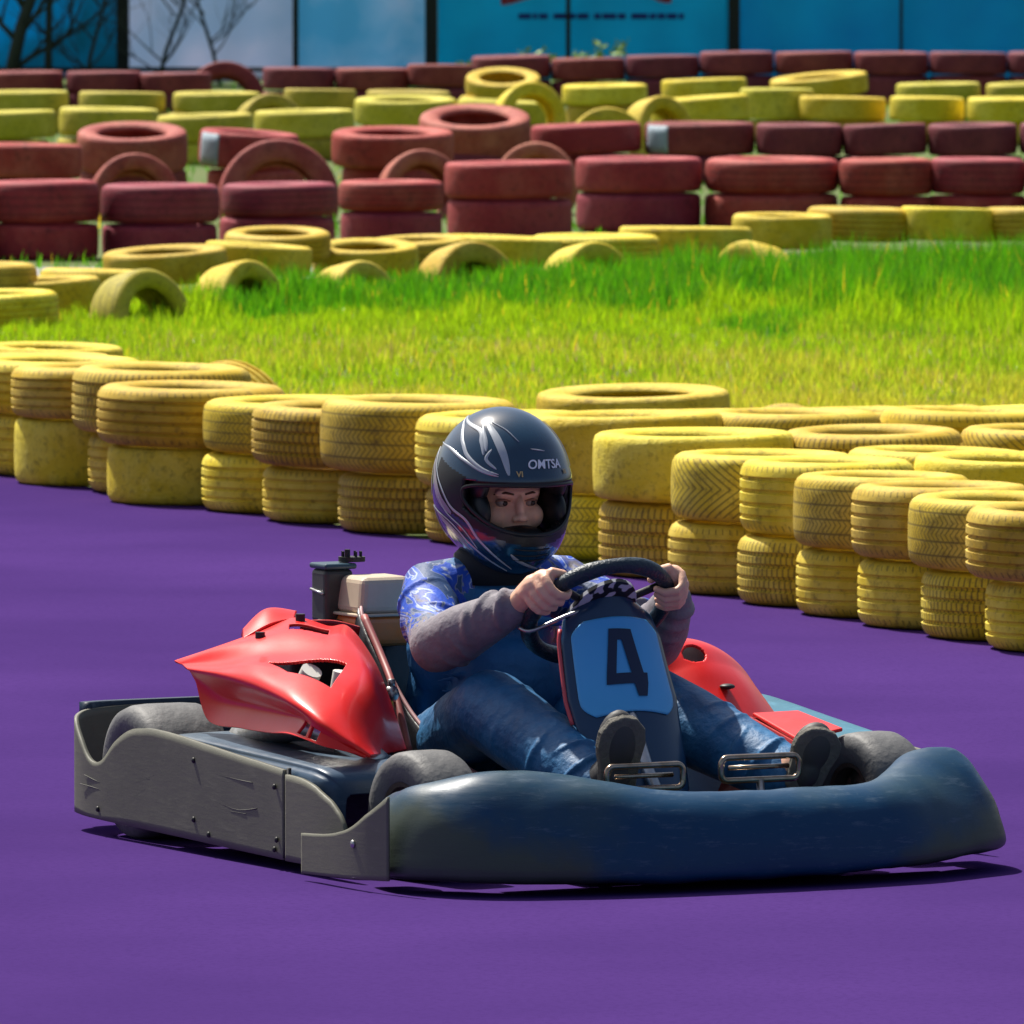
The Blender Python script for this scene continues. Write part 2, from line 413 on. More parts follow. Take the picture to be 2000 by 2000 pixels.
# stacks packed behind the right end of the front barrier
g2 = 'yellow tyres packed behind the front barrier'
k_lab = 0; cells = []
for i in range(8, nF):
    x, y, zb, wu = backs[i]
    for k in range(1, 6):
        xx, yy = x + k * .50, y + k * .10
        if xx > 1.75 * yy / 27 or xx < .25: continue
        if any(math.hypot(xx - a, yy - b) < .47 for a, b, *_ in cells) or any(math.hypot(xx - q[0], yy - q[1]) < .47 for q in backs): continue
        cells.append((xx, yy, zb, wu, i, k))
cells.sort(key=lambda c: (-c[1], c[0]))
ncell = len(cells)
for q, (xx, yy, zb, wu, i, k) in enumerate(cells):
    t1, t2 = random.choice(TREADS), random.choice(TREADS)
    behind = ['far left', 'middle', 'right'][min(2, int((xx / 2.0) * 3))]
    lab = f'{ORD[q]} from far end' if q < 20 else f'{ORD[ncell - 1 - q]} from near end'
    place_tyre(xx, yy, .005, .245, zb, 'yellow', t1, f'bottom yellow tyre, {lab} of stacks behind right barrier', g2)
    place_tyre(xx, yy, .012 + zb, .255, wu, 'yellow', t2, f'top yellow tyre, {lab} of stacks behind right barrier', g2, (R(random.uniform(-1.5, 1.5)), R(random.uniform(-1.5, 1.5)), 0))
# loose ones on the grass edge behind the barrier
row_tyres('lying behind the front barrier at left', 'tyres lying behind the left of the front barrier', [
    (-150, 40, 668, 740, 845, 'yellow', 'rib', (1, 0, 0)), (-10, 205, 664, 735, 848, 'yellow', 'plain', (1, 1, 0)), ], 1)
arch_tyres('behind the left barrier', 'tyres on edge by the front barrier', [(352, 500, 686, 830, 'yellow', 'rib', 150)])
arch_tyres('behind the right barrier', 'tyres on edge behind the right barrier', [
    (1390, 1590, 768, 850, 'yellow', 'rib', -30), (1612, 1735, 772, 850, 'yellow', 'mesh', -35), (1748, 1905, 770, 850, 'yellow', 'rib', -25)])
row_tyres('lying on the grass behind the helmet', 'tyres lying behind the helmet', [
    (1010, 1380, 782, 830, 930, 'yellow', 'plain', (2, -1, 0))], 1)

# --- middle yellow row along the far side of the meadow
g3 = 'yellow tyres along the far side of the meadow'
row_tyres('of the low row beyond the meadow', g3, [
    (-110, 35, 500, 600, 606, 'yellow', 'mesh'), (-60, 62, 555, 625, 628, 'yellow', 'rib'),
    (20, 150, 530, 598, 604, 'yellow', 'plain'), (75, 285, 512, 585, 590, 'yellow', 'rib'), (195, 432, 480, 540, 562, 'yellow', 'plain', (3, -3, 0)),
    (395, 575, 478, 525, 552, 'yellow', 'plain', (0, 4, 0)), (440, 608, 455, 500, 540, 'yellow', 'rib', (5, 0, 0)),
    (590, 790, 470, 530, 536, 'yellow', 'plain', (6, 0, 0)), (700, 880, 455, 520, 530, 'yellow', 'mesh', (3, -2, 0)), (825, 1062, 450, 505, 518, 'yellow', 'plain'), (1000, 1246, 447, 510, 514, 'yellow', 'rib'),
    (1165, 1420, 432, 495, 503, 'yellow', 'plain'), (1390, 1560, 408, 470, 486, 'yellow', 'plain'), (1520, 1720, 396, 460, 480, 'yellow', 'rib'), (1700, 1880, 396, 460, 480, 'yellow', 'plain'), (1860, 2040, 396, 460, 480, 'yellow', 'rib')], 1.5)
arch_tyres('in front of the low yellow row', 'half sunk yellow tyres beyond the meadow', [
    (180, 350, 512, 612, 'faded yellow', 'mesh', 46), (380, 528, 496, 585, 'yellow', 'plain', 52), (600, 738, 497, 560, 'yellow', 'plain', 50), (790, 976, 460, 548, 'yellow', 'plain', 40),
    (1030, 1192, 461, 538, 'yellow', 'plain', 44), (1345, 1492, 459, 515, 'yellow', 'plain', -48)])

# --- red wall, two high
g4 = 'red tyres of the stacked red wall'
redw = [(-170, -18, 345, 425, 492), (-20, 188, 345, 424, 492), (190, 415, 352, 425, 490), (418, 637, 350, 412, 484), (638, 838, 345, 402, 470), (838, 1082, 310, 378, 458), (1085, 1325, 302, 366, 440), (1325, 1588, 303, 368, 440), (1592, 1752, 303, 372, 440), (1752, 1935, 302, 370, 440), (1936, 2120, 302, 370, 440)]
row_tyres('atop the two-high red wall', g4, [(a, b, t, m_, bs, 'brick red', random.choice(['plain', 'mesh'])) for a, b, t, m_, bs in redw], .4)
row_tyres('under the two-high red wall', g4, [(a + random.uniform(-6, 6), b + random.uniform(-6, 6), m_ + 3, bs, bs, 'brick red', 'plain') for a, b, t, m_, bs in redw], .3)
# --- second red row
g5 = 'red tyres behind the red wall'
row_tyres('of the row behind the red wall', g5, [
    (-50, 155, 276, 340, 355, 'brick red', 'plain'), (145, 355, 258, 330, 350, 'pinkish red', 'plain', (9, 0, 0)), (372, 562, 256, 325, 345, 'brick red', 'plain', (2, 4, 0), 1),
    (612, 870, 256, 320, 342, 'brick red', 'plain', (4, 0, 0)), (790, 1002, 232, 300, 330, 'pinkish red', 'plain', (12, 0, 0)), (1002, 1212, 240, 296, 320, 'brick red', 'plain', (0, -2, 0)),
    (1215, 1425, 236, 296, 318, 'dark maroon', 'plain', (.3, 0, 0), 1), (1425, 1590, 238, 296, 318, 'dark maroon', 'plain'), (1590, 1750, 238, 296, 318, 'dark maroon', 'plain'), (1750, 1920, 238, 296, 318, 'dark maroon', 'plain'), (1922, 2090, 238, 296, 318, 'dark maroon', 'plain')], under=52)
arch_tyres('between the red rows', 'half sunk red tyres between the red rows', [
    (168, 335, 293, 418, 'pinkish red', 'plain', 12), (410, 638, 266, 420, 'pinkish red', 'plain', 8), (718, 868, 286, 412, 'pinkish red', 'plain', 16), (938, 1088, 272, 405, 'pinkish red', 'plain', -6)])
# --- far yellow rows
g6 = 'yellow tyres of the far yellow row'
row_tyres('of the nearer far yellow line', g6, [
    (-90, 108, 214, 266, 266, 'faded yellow', 'plain'), (110, 300, 208, 262, 264, 'faded yellow', 'plain'), (297, 480, 220, 270, 270, 'faded yellow', 'plain'), (480, 670, 212, 262, 266, 'faded yellow', 'plain'),
    (668, 862, 192, 240, 258, 'faded yellow', 'plain', (3, 0, 0)), (860, 1042, 196, 240, 256, 'faded yellow', 'plain', (0, 3, 0)), (1228, 1416, 190, 238, 245, 'yellow', 'plain', (0, -4, 0)),
    (1430, 1500, 170, 228, 242, 'faded yellow', 'plain'), (1505, 1672, 186, 230, 240, 'yellow', 'plain'), (1684, 1812, 186, 232, 240, 'yellow', 'plain'), (1824, 1985, 188, 234, 240, 'yellow', 'plain')], under=42)
row_tyres('of the farther far yellow line', g6, [
    (-30, 130, 178, 212, 236, 'faded yellow', 'plain'), (148, 312, 180, 214, 236, 'faded yellow', 'plain'), (326, 492, 180, 215, 236, 'faded yellow', 'plain'), (535, 672, 176, 208, 234, 'faded yellow', 'plain'),
    (690, 850, 180, 212, 234, 'faded yellow', 'plain'), (878, 1020, 155, 190, 226, 'yellow', 'plain', (14, 0, 0)), (1060, 1222, 163, 200, 225, 'yellow', 'plain'), (1248, 1410, 152, 190, 218, 'yellow', 'plain'), (1430, 1664, 150, 188, 216, 'yellow', 'plain', (3, -5, 0)),
    (1690, 1850, 160, 196, 216, 'faded yellow', 'plain'), (1860, 2010, 160, 196, 216, 'faded yellow', 'plain')], under=40)
arch_tyres('in the far yellow row', 'half sunk tyres in the far yellow row', [
    (450, 565, 180, 292, 'faded yellow', 'plain', 25), (940, 1058, 158, 290, 'yellow', 'plain', 20), (1068, 1222, 206, 305, 'yellow', 'plain', 10), (1195, 1290, 184, 296, 'yellow', 'plain', 40)])
# --- maroon row under the banners, two high
g7 = 'dark maroon tyres of the last row'
last = [(-20, 120, 137), (125, 268, 137), (262, 400, 140), (495, 632, 130), (632, 772, 131), (770, 892, 124), (890, 1040, 108), (1040, 1180, 112), (1180, 1320, 107), (1320, 1460, 100), (1462, 1610, 100), (1610, 1752, 101), (1752, 1900, 101), (1900, 2050, 101)]
row_tyres('atop the last row below the banners', g7, [(a, b, t, t + 42, 212 if b < 900 else 200, 'dark maroon', 'plain') for a, b, t in last], .6)
row_tyres('at the foot of the last row', g7, [(a, b, t + 44, 212 if b < 900 else 200, 212 if b < 900 else 200, 'dark maroon', 'plain') for a, b, t in last], .3)
arch_tyres('under the pale banner', 'tyres leaning in the last row', [(345, 500, 118, 205, 'dark maroon', 'plain', 5)])

# ------------------------------------------------------------ fence, banners, bushes standing in for tree shadows
FY = 88.0
def fx(px): return (px / .966 - 1000) / FPX * FY
M_post = mat('dark_post', (.010, .014, .010), .7, bump=.3)
def banner_mat(name, col, col2, tr=.55):
    m = bpy.data.materials.new(name); m.use_nodes = True; n = m.node_tree; b = n.nodes['Principled BSDF']; out = n.nodes['Material Output']
    w = noise(m, 1.4, 4); c = mix_col(m, ramp(m, w, [(.35, 0.0), (.65, 1.0)]), col, col2)
    L(m, c, b.inputs['Base Color']); b.inputs['Roughness'].default_value = .5
    t = N(m).new('ShaderNodeBsdfTranslucent'); L(m, c, t.inputs[0])
    mx = N(m).new('ShaderNodeMixShader'); mx.inputs[0].default_value = tr
    L(m, b.outputs[0], mx.inputs[1]); L(m, t.outputs[0], mx.inputs[2]); L(m, mx.outputs[0], out.inputs[0]); return m
MB_blue = banner_mat('blue_banner_cloth', (.004, .40, .60), (.004, .46, .66)); MB_deep = banner_mat('deep_blue_banner_cloth', (.004, .34, .58), (.004, .40, .62))
MB_teal = banner_mat('teal_blue_banner_cloth', (.004, .24, .36), (.004, .44, .74))
MB_pale = banner_mat('pale_banner_cloth', (.50, .62, .80), (.66, .70, .86)); MB_lite = banner_mat('light_blue_banner_cloth', (.20, .52, .74), (.50, .64, .82))
fence = empty('banner_fence', (0, FY + .06, 0)); prop(fence, 'dark post fence carrying the row of blue and pale banners', 'fence')
for px, wpx in ((-150, 22), (232, 24), (558, 11), (814, 24), (1072, 9), (1385, 22), (1700, 6), (1985, 22)):
    w = wpx / .966 / FPX * FY
    MB().box((fx(px), -.03, 1.2), (w, .06, 2.4)).build('post', M_post, fence, smooth=False, bevel=.006)
for z in (.12, 2.3): MB().tube([(fx(-170), .06, z), (fx(2000), .06, z)], .018, 8).build('rail', M_post, fence)
def banner(x0, x1, m, label, zc=.02):
    nx, nz = 60, 30; vs = []; fs = []
    for j in range(nz):
        for i in range(nx):
            u = i / (nx - 1); q = j / (nz - 1); x = fx(x0) + (fx(x1) - fx(x0)) * u
            yy = FY + .16 + .02 * math.sin(x * 5 + q * 2) + .01 * math.sin(x * 13 + 1) * (1 - q)
            vs.append((x, yy, zc + q * 2.3 + .02 * math.sin(x * 3)))
    for j in range(nz - 1):
        for i in range(nx - 1): fs.append((j * nx + i, j * nx + i + 1, (j + 1) * nx + i + 1, (j + 1) * nx + i))
    o = obj('banner', vs, fs, m, solid=.004); prop(o, label, 'banner', 'banners hanging on the fence'); return o
banner(-160, 236, MB_teal, 'teal blue banner at the far left with tree shadows built as bushes')
banner(240, 556, MB_pale, 'pale greyish banner with tree shadows built as twiggy bushes')
banner(560, 806, MB_lite, 'plain light blue banner between two dark posts')
bt = banner(826, 1376, MB_blue, 'bright blue banner with red lettering and small navy line')
banner(1394, 1985, MB_deep, 'deep blue plain banner at the far right')
M_redp = banner_mat('red_print', (.45, .01, .02), (.5, .015, .02), .35); M_navy = banner_mat('navy_print', (.003, .03, .25), (.004, .04, .3), .35)
yb = FY + .125
# red logo letters: only their feet reach into the picture
q = MB()
def stroke(q, pts, w):
    for a, b in zip(pts[:-1], pts[1:]):
        a = Vector((a[0], yb, a[1])); b = Vector((b[0], yb, b[1])); t = (b - a).normalized(); nn = Vector((-t.z, 0, t.x)) * w / 2
        q.add([a - nn, b - nn, b + nn, a + nn, *(p + Vector((0, .003, 0)) for p in (a - nn, b - nn, b + nn, a + nn))], [(0, 1, 2, 3), (7, 6, 5, 4), (0, 4, 5, 1), (1, 5, 6, 2), (2, 6, 7, 3), (3, 7, 4, 0)])
xa, xb = fx(945), fx(1262)
stroke(q, [(xa, .655), (xa + .05, .66), (xa + .33, .74)], .07); stroke(q, [(xb - .26, .76), (xb - .05, .665), (xb + .02, .664)], .05)
q.build('red_print', M_redp, bt, smooth=False)
q = MB(); x = fx(978)
for wl in (.10, .035, .07, .0, .12, .04, .09, .0, .05, .11, .06, .0, .13, .05, .06, .08, .04):
    if wl == 0: x += .03; continue
    stroke(q, [(x, .535), (x + wl, .535)], .045); x += wl + .013
q.build('small_print', M_navy, bt, smooth=False)
# bare bushes stand in for tree shadows on the banners; leafy weeds before the fence
M_shadow_bark = mat('tree_shadow_bark', (.035, .045, .035), .9, bump=.5)
M_leaf = mat('leaf', (.16, .34, .02), .6, var=(.3, .42, .04), var_scale=20)
def branch(q, p, d, l, r, lev):
    pts = [p]; dd = d.copy()
    for i in range(4):
        dd = (dd + Vector((random.uniform(-.25, .25), random.uniform(-.2, .2), random.uniform(-.05, .2)))).normalized(); pts.append(pts[-1] + dd * l / 4)
    q.tube(pts, [r * (1 - .16 * i) for i in range(5)], 6)
    if lev == 0: return
    for k in range(3 if lev > 1 else 4):
        i = random.randint(1, 4); nd = (dd + Vector((random.uniform(-1, 1), random.uniform(-.6, .6), random.uniform(-.3, .8)))).normalized()
        branch(q, pts[i], nd, l * .68, r * .5, lev - 1)
for px, ht, lean, lab, r0 in ((20, 1.5, .35, 'bare slanting tree standing in for shadow on the teal banner at far left', .055), (96, 1.3, .02, 'bare upright sapling standing in for shadow on the teal banner', .032), (165, .8, .15, 'short bare bush standing in for shadow left of the first dark post', .018), (300, .95, .25, 'twiggy bare bush standing in for shadow on the pale banner', .018), (420, .9, -.2, 'second twiggy bare bush standing in for shadow right on the pale banner', .016)):
    t = empty('tree_shadow_bush', (fx(px), FY - .5, 0)); prop(t, lab, 'bush', 'bare bushes standing in for tree shadows on the banners')
    q = MB(); q.tube([(0, 0, -.02), (lean * .3, 0, ht * .3), (lean * .8, .02, ht * .65), (lean * 1.2, 0, ht)], [r0, r0 * .9, r0 * .75, r0 * .5], 8); q.build('trunk', M_shadow_bark, t)
    q = MB()
    for k in range(7 if px != 96 else 5):
        f = random.uniform(.08, .9); p = Vector((lean * f, 0, ht * f)); branch(q, p, Vector((random.choice((-1, 1)) * random.uniform(.4, 1), random.uniform(-.2, .2), .6)).normalized(), ht * .5, r0 * .45, 2)
    q.build('branches', M_shadow_bark, t)
def weed(px, py, h, nl, lab, size=.035):
    gx, gy = fx(px), FY - 1.6
    t = empty('leafy_weed', (gx, gy, 0)); prop(t, lab, 'plant', 'leafy weeds behind the last row'); q = MB(); l = MB()
    for k in range(4):
        tip = Vector((random.uniform(-.12, .12), random.uniform(-.05, .05), h * random.uniform(.85, 1.05)))
        q.tube([(0, 0, 0), tip * .5, tip], [.004, .003, .002], 5)
        for j in range(nl):
            c = tip * random.uniform(.8, 1) + Vector((random.uniform(-.05, .05), random.uniform(-.03, .03), random.uniform(-.03, .03)))
            a = Euler((random.uniform(0, 3), random.uniform(0, 3), random.uniform(0, 3))).to_matrix(); s_ = size * random.uniform(.6, 1.2)
            l.add([c + a @ Vector(p) * s_ for p in ((-1, 0, 0), (0, -.45, .1), (1, 0, 0), (0, .45, .1))], [(0, 1, 2, 3)])
    q.build('stem', M_leaf, t); l.build('leaves', M_leaf, t)
weed(893, 118, .22, 6, 'tiny leafy weed tip left of centre above the maroon tyres'); weed(1010, 97, .30, 8, 'leafy weed over the maroon tyre below the navy print'); weed(1060, 100, .27, 5, 'low leafy weed beside the thin post')
weed(1110, 98, .29, 5, 'small weed between thin post and taller weed'); weed(1152, 82, .36, 9, 'tallest leafy weed before the bright blue banner')

# ------------------------------------------------------------ grass
def make_grass():
    mp_ = [ground_pt(*p) for p in ((-80, 640), (100, 616), (300, 588), (520, 562), (800, 535), (1050, 518), (1300, 500), (1500, 482), (2010, 474))]
    MX = np.array([p[0] for p in mp_]); MY = np.array([p[1] for p in mp_])
    rng = np.random.default_rng(7)
    bx = []; 
    # main meadow
    def field(n, y0, y1, hfun, colfun, xw=1.35):
        y = rng.uniform(y0, y1, n); x = rng.uniform(-1, 1, n) * y * (1000 / FPX) * xw
        return x, y
    sets = []
    # row line of the front barrier, as x->y, grass lies behind it
    ex = np.array([p[0] for p in P]); ey = np.array([p[1] for p in P])
    def add(n, y0, y1, seed):
        x, y = field(n, y0, y1, None, None)
        bar = np.interp(x, ex, ey) + .35
        bar = np.where((x > .5) & (bar < 31.2), np.maximum(bar, 29.6 + 1.2 * (1.6 - x)), bar)
        ok = y > bar
        mid = np.interp(x, MX, MY)        # the low yellow row closes the meadow
        ok &= (y < mid) | (y > 56) | (rng.uniform(0, 1, n) < .04)
        return x[ok], y[ok]
    xs, ys = [], []
    for n, y0, y1 in ((250000, 29, 53), (72000, 33, 40), (14000, 53, 90)):
        x, y = add(n, y0, y1, 0); xs.append(x); ys.append(y)
    x = np.concatenate(xs); y = np.concatenate(ys); n = len(x)
    ph = np.sin(x * 1.7 + y * .9) + np.sin(x * .8 - y * 1.3 + 2) + .7 * np.sin(x * 3.9 + 1) * np.sin(y * 2.3)
    tall = np.clip((y - 46.2 + .55 * x + .8 * ph) / 1.4, 0, 1)
    h = (.05 + (.05 + .05 * np.clip((x + .2) / 1.5, 0, 1)) * tall) * rng.uniform(.6, 1.35, n); h = np.where(y > 50.5 + .6 * x, .05 * rng.uniform(.6, 1.3, n), h)
    w = rng.uniform(.004, .008, n) * (1 + .5 * tall)
    
    def vnoise(sx, sy, seed):
        g = np.random.default_rng(seed).uniform(-1, 1, (128, 128)); u = (x + 9) / sx; v_ = y / sy; i0 = np.floor(u).astype(int); j0 = np.floor(v_).astype(int); fu = u - i0; fv = v_ - j0
        fu = fu * fu * (3 - 2 * fu); fv = fv * fv * (3 - 2 * fv); G = lambda a, b: g[a % 128, b % 128]
        return (G(i0, j0) * (1 - fu) + G(i0 + 1, j0) * fu) * (1 - fv) + (G(i0, j0 + 1) * (1 - fu) + G(i0 + 1, j0 + 1) * fu) * fv
    cl = vnoise(.13, .45, 1) * .6 + vnoise(.35, 1.2, 2) * .6 + vnoise(.05, .2, 3) * .3
    h *= np.clip(1 + .55 * cl, .35, 1.7)
    ph = ph * .5 + 1.2 * vnoise(.5, 1.1, 5) + .8 * vnoise(.15, .4, 6)
    tall = np.clip((y - 46.2 + .55 * x + 1.3 * ph) / 1.6, 0, 1)
    dry = np.clip((44.5 - y) / 5 + .30 * ph + .25 * cl + rng.normal(0, .3, n), 0, 1)
    c_tall = np.array([.10, .36, .006]); c_mid = np.array([.40, .60, .008]); c_dry = np.array([.68, .64, .05])
    t = np.clip(tall + rng.normal(0, .16, n), 0, 1)[:, None]; dd = dry[:, None]
    col = c_mid * (1 - t) + c_tall * t; col = col * (1 - dd * (1 - t)) + c_dry * dd * (1 - t)
    col *= rng.uniform(.7, 1.3, n)[:, None]
    white = rng.uniform(0, 1, n) < .004; col[white] = (.75, .75, .6); h[white] *= .6; yel = rng.uniform(0, 1, n) < .02; col[yel] = (.85, .62, .03); brown = rng.uniform(0, 1, n) < .05 * (y < 45); col[brown] = (.50, .33, .16)
    a = rng.uniform(0, 2 * np.pi, n); lean = rng.uniform(0, .45, n) * h; la = rng.uniform(0, 2 * np.pi, n)
    ca, sa = np.cos(a) * w / 2, np.sin(a) * w / 2; lx, ly = np.cos(la) * lean, np.sin(la) * lean
    V = np.empty((n, 5, 3))
    V[:, 0] = np.stack([x - ca, y - sa, np.zeros(n)], 1); V[:, 1] = np.stack([x + ca, y + sa, np.zeros(n)], 1)
    V[:, 2] = np.stack([x + ca * .8 + lx * .35, y + sa * .8 + ly * .35, h * .55], 1); V[:, 3] = np.stack([x - ca * .8 + lx * .35, y - sa * .8 + ly * .35, h * .55], 1)
    V[:, 4] = np.stack([x + lx, y + ly, h], 1)
    me = bpy.data.meshes.new('grass'); me.vertices.add(n * 5); me.vertices.foreach_set('co', V.ravel())
    base = np.arange(n)[:, None] * 5
    loops = (base + np.array([[0, 1, 2, 3, 3, 2, 4]])).ravel(); me.loops.add(n * 7); me.loops.foreach_set('vertex_index', loops)
    st = (np.arange(n)[:, None] * 7 + np.array([[0, 4]])).ravel(); me.polygons.add(n * 2); me.polygons.foreach_set('loop_start', st)
    me.update(calc_edges=True); me.validate()
    ca_ = me.color_attributes.new('tint', 'FLOAT_COLOR', 'POINT'); cc = np.ones((n, 5, 4)); cc[:, :, :3] = col[:, None, :]; ca_.data.foreach_set('color', cc.ravel())
    m = bpy.data.materials.new('grass_blades'); m.use_nodes = True; b = N(m)['Principled BSDF']; at = N(m).new('ShaderNodeAttribute'); at.attribute_name = 'tint'
    L(m, at.outputs[0], b.inputs['Base Color']); b.inputs['Roughness'].default_value = .5
    tr_ = N(m).new('ShaderNodeBsdfTranslucent'); L(m, at.outputs[0], tr_.inputs[0]); mx = N(m).new('ShaderNodeMixShader'); mx.inputs[0].default_value = .5
    L(m, b.outputs[0], mx.inputs[1]); L(m, tr_.outputs[0], mx.inputs[2]); L(m, mx.outputs[0], N(m)['Material Output'].inputs[0])
    me.materials.append(m)
    o = bpy.data.objects.new('grass', me); C.objects.link(o); prop(o, 'bright lime meadow grass, taller and greener at the back', 'grass', kind='stuff')
make_grass()

# ============================================================ the kart (local frame: +Y forward, +X the driver's right)
KO = (.034, 22.84, 0); KR = R(207)
kart = empty('go_kart', KO, KR); prop(kart, 'red and dark blue rental go-kart with number four on its front panel', 'go-kart')
def scuffed(name, base, scuff, dirt, rough=.38):
    m = mat(name, base, rough); b = N(m)['Principled BSDF']
    tc = N(m).new('ShaderNodeTexCoord'); mp = N(m).new('ShaderNodeMapping'); mp.inputs['Scale'].default_value = (1.6, 1.6, 9); L(m, tc.outputs['Object'], mp.inputs[0])
    n1 = noise(m, 9, 8, vec=mp.outputs[0], rough=.7); n2 = noise(m, 2.2, 5); n3 = noise(m, 60, 6, rough=.8)
    c = mix_col(m, ramp(m, n2, [(.45, 0.0), (.68, .75)]), base, dirt)
    c = mix_col(m, ramp(m, n1, [(.56, 0.0), (.74, .55)]), c, scuff); c = mix_col(m, ramp(m, n3, [(.60, 0.0), (.76, .4)]), c, scuff)
    L(m, c, b.inputs['Base Color']); L(m, math_node(m, 'MULTIPLY_ADD', n1, .5, rough - .15), b.inputs['Roughness'])
    bp = N(m).new('ShaderNodeBump'); bp.inputs['Strength'].default_value = .35; bp.inputs['Distance'].default_value = .004; L(m, n2, bp.inputs['Height']); 
    L(m, math_node(m, 'ADD', math_node(m, 'MULTIPLY', n1, .3), n2), bp.inputs['Height']); L(m, bp.outputs[0], b.inputs['Normal'])
    return m
M_bump = scuffed('bumper_plastic', (.002, .045, .110), (.10, .16, .22), (.040, .075, .070), .30)
b_ = N(M_bump)['Principled BSDF']; b_.inputs['Specular IOR Level'].default_value = .3
tcb = N(M_bump).new('ShaderNodeTexCoord'); spb = N(M_bump).new('ShaderNodeSeparateXYZ'); L(M_bump, tcb.outputs['Object'], spb.inputs[0])
wv = math_node(M_bump, 'ADD', math_node(M_bump, 'MULTIPLY', math_node(M_bump, 'ABSOLUTE', spb.outputs[0]), 1.5), math_node(M_bump, 'MULTIPLY', spb.outputs[2], -3.2))
wv = math_node(M_bump, 'ADD', wv, math_node(M_bump, 'MULTIPLY', noise(M_bump, 6, 6), .7))
old_ = b_.inputs['Base Color'].links[0].from_socket
L(M_bump, mix_col(M_bump, ramp(M_bump, wv, [(.62, 0.0), (.85, .9)]), old_, (.055, .072, .052)), b_.inputs['Base Color'])
M_plate = scuffed('grey_scuffed_plastic', (.135, .135, .100), (.20, .195, .155), (.09, .092, .07), .5)
M_pod = scuffed('pod_plastic', (.035, .075, .13), (.16, .22, .30), (.05, .07, .08), .3)
M_teal = scuffed('teal_pod_plastic', (.03, .16, .24), (.08, .3, .45), (.03, .10, .09), .35)
M_red = mat('red_plastic', (.80, .010, .006), .40, spec=.22, coat=.4, bump=.12, bump_scale=9)
N(M_red)['Principled BSDF'].inputs['Coat Roughness'].default_value = .14
b_ = N(M_red)['Principled BSDF']; c_ = mix_col(M_red, ramp(M_red, noise(M_red, 7, 6, rough=.7), [(.40, 0.0), (.75, .55)]), (.80, .010, .005), (.82, .05, .06)); c_ = mix_col(M_red, ramp(M_red, noise(M_red, 40, 7, rough=.8), [(.62, 0.0), (.75, .5)]), c_, (.45, .06, .06)); L(M_red, c_, b_.inputs['Base Color'])
M_redd = mat('dull_red_plastic', (.42, .02, .02), .45)
M_blk = mat('black_rubber', (.012, .013, .015), .6, bump=.2); M_steel = mat('steel', (.45, .45, .45), .35, 1, bump=.1); M_chrome = mat('pedal_chrome', (.55, .47, .38), .22, 1, var=(.25, .16, .09), var_scale=30)
M_slick = mat('slick_rubber', (.085, .088, .092), .62, var=(.14, .14, .14), var_scale=14, bump=.25, bump_scale=50)
M_rim = mat('rim_alloy', (.22, .19, .15), .45, .7, var=(.10, .08, .06), var_scale=25)
M_navyp = mat('navy_panel', (.004, .030, .085), .3, coat=.3, var=(.010, .05, .12), var_scale=6)
M_sky = mat('plate_light_blue', (.06, .42, .84), .4, var=(.10, .46, .88), var_scale=3, var_amt=.3); M_num = mat('number_ink', (.002, .015, .060), .5)
M_screw = mat('dark_screw', (.03, .03, .03), .5, .5)
M_frame = mat('frame_paint', (.02, .02, .022), .4, .3)
M_cream = mat('cream_plastic', (.60, .50, .36), .45, var=(.48, .38, .27), var_scale=12); M_orange = mat('orange_tank', (.9, .20, .02), .4, var=(.6, .25, .10), var_scale=14)

# --- floor tray with added light-blocking plate, frame, axles
q = MB().box((0, .14, .045), (.60, 1.30, .012)).box((0, .865, .052), (.98, .15, .010)); q.build('floor_tray_and_shade_plate', M_frame, kart, smooth=False, bevel=.004)  # second box is an added plate keeping sun off the ground under the bumper
for pts in ([(.33, -.75, .06), (.33, .1, .06), (.27, .55, .06), (.25, .90, .06)], [(-.33, -.75, .06), (-.33, .1, .06), (-.27, .55, .06), (-.25, .90, .06)], [(-.46, .52, .11), (.46, .52, .11)], [(-.36, .80, .07), (.36, .80, .07)]):
    MB().tube(pts, .015, 10).build('frame_tube', M_frame, kart)
MB().tube([(-.62, -.52, .14), (.62, -.52, .14)], .018, 12).build('rear_axle', M_steel, kart)
# --- wheels
def wheel(x, y, r, w, steer=0):
    t = bpy.data.objects.new('wheel', None)
    prof = [(r * .50, -w * .42), (r * .55, -w * .47), (r * .80, -w * .5), (r * .93, -w * .46), (r * .985, -w * .36), (r, -w * .2), (r, w * .2), (r * .985, w * .36), (r * .93, w * .46), (r * .80, w * .5), (r * .55, w * .47), (r * .50, w * .42)]
    ty = MB().lathe((0, 0, 0), prof, 56, 'x').build('wheel', M_slick, kart)
    ty.location = (x, y, r); ty.rotation_euler = (0, 0, steer)
    rp = [(.016, -w * .25), (.03, -w * .3), (r * .42, -w * .22), (r * .46, -w * .44), (r * .53, -w * .46), (r * .53, w * .46), (r * .46, w * .44), (r * .42, w * .22), (.03, w * .3), (.016, w * .25)]
    rm = MB().lathe((0, 0, 0), rp, 40, 'x'); 
    for k in range(3):
        a = k * 2.094; rm.tube([(-w * .34, .035 * math.cos(a), .035 * math.sin(a)), (w * .34, .035 * math.cos(a), .035 * math.sin(a))], .007, 8)
    rm.build('rim', M_rim, ty, sharp=40)
    MB().tube([(-w * .38, 0, 0), (w * .38, 0, 0)], .018, 12).build('hub', M_steel, ty, sharp=40)
wheel(.495, .52, .130, .125, R(6)); wheel(-.51, .52, .130, .125, R(6)); wheel(.555, -.55, .140, .185); wheel(-.555, -.55, .140, .185)

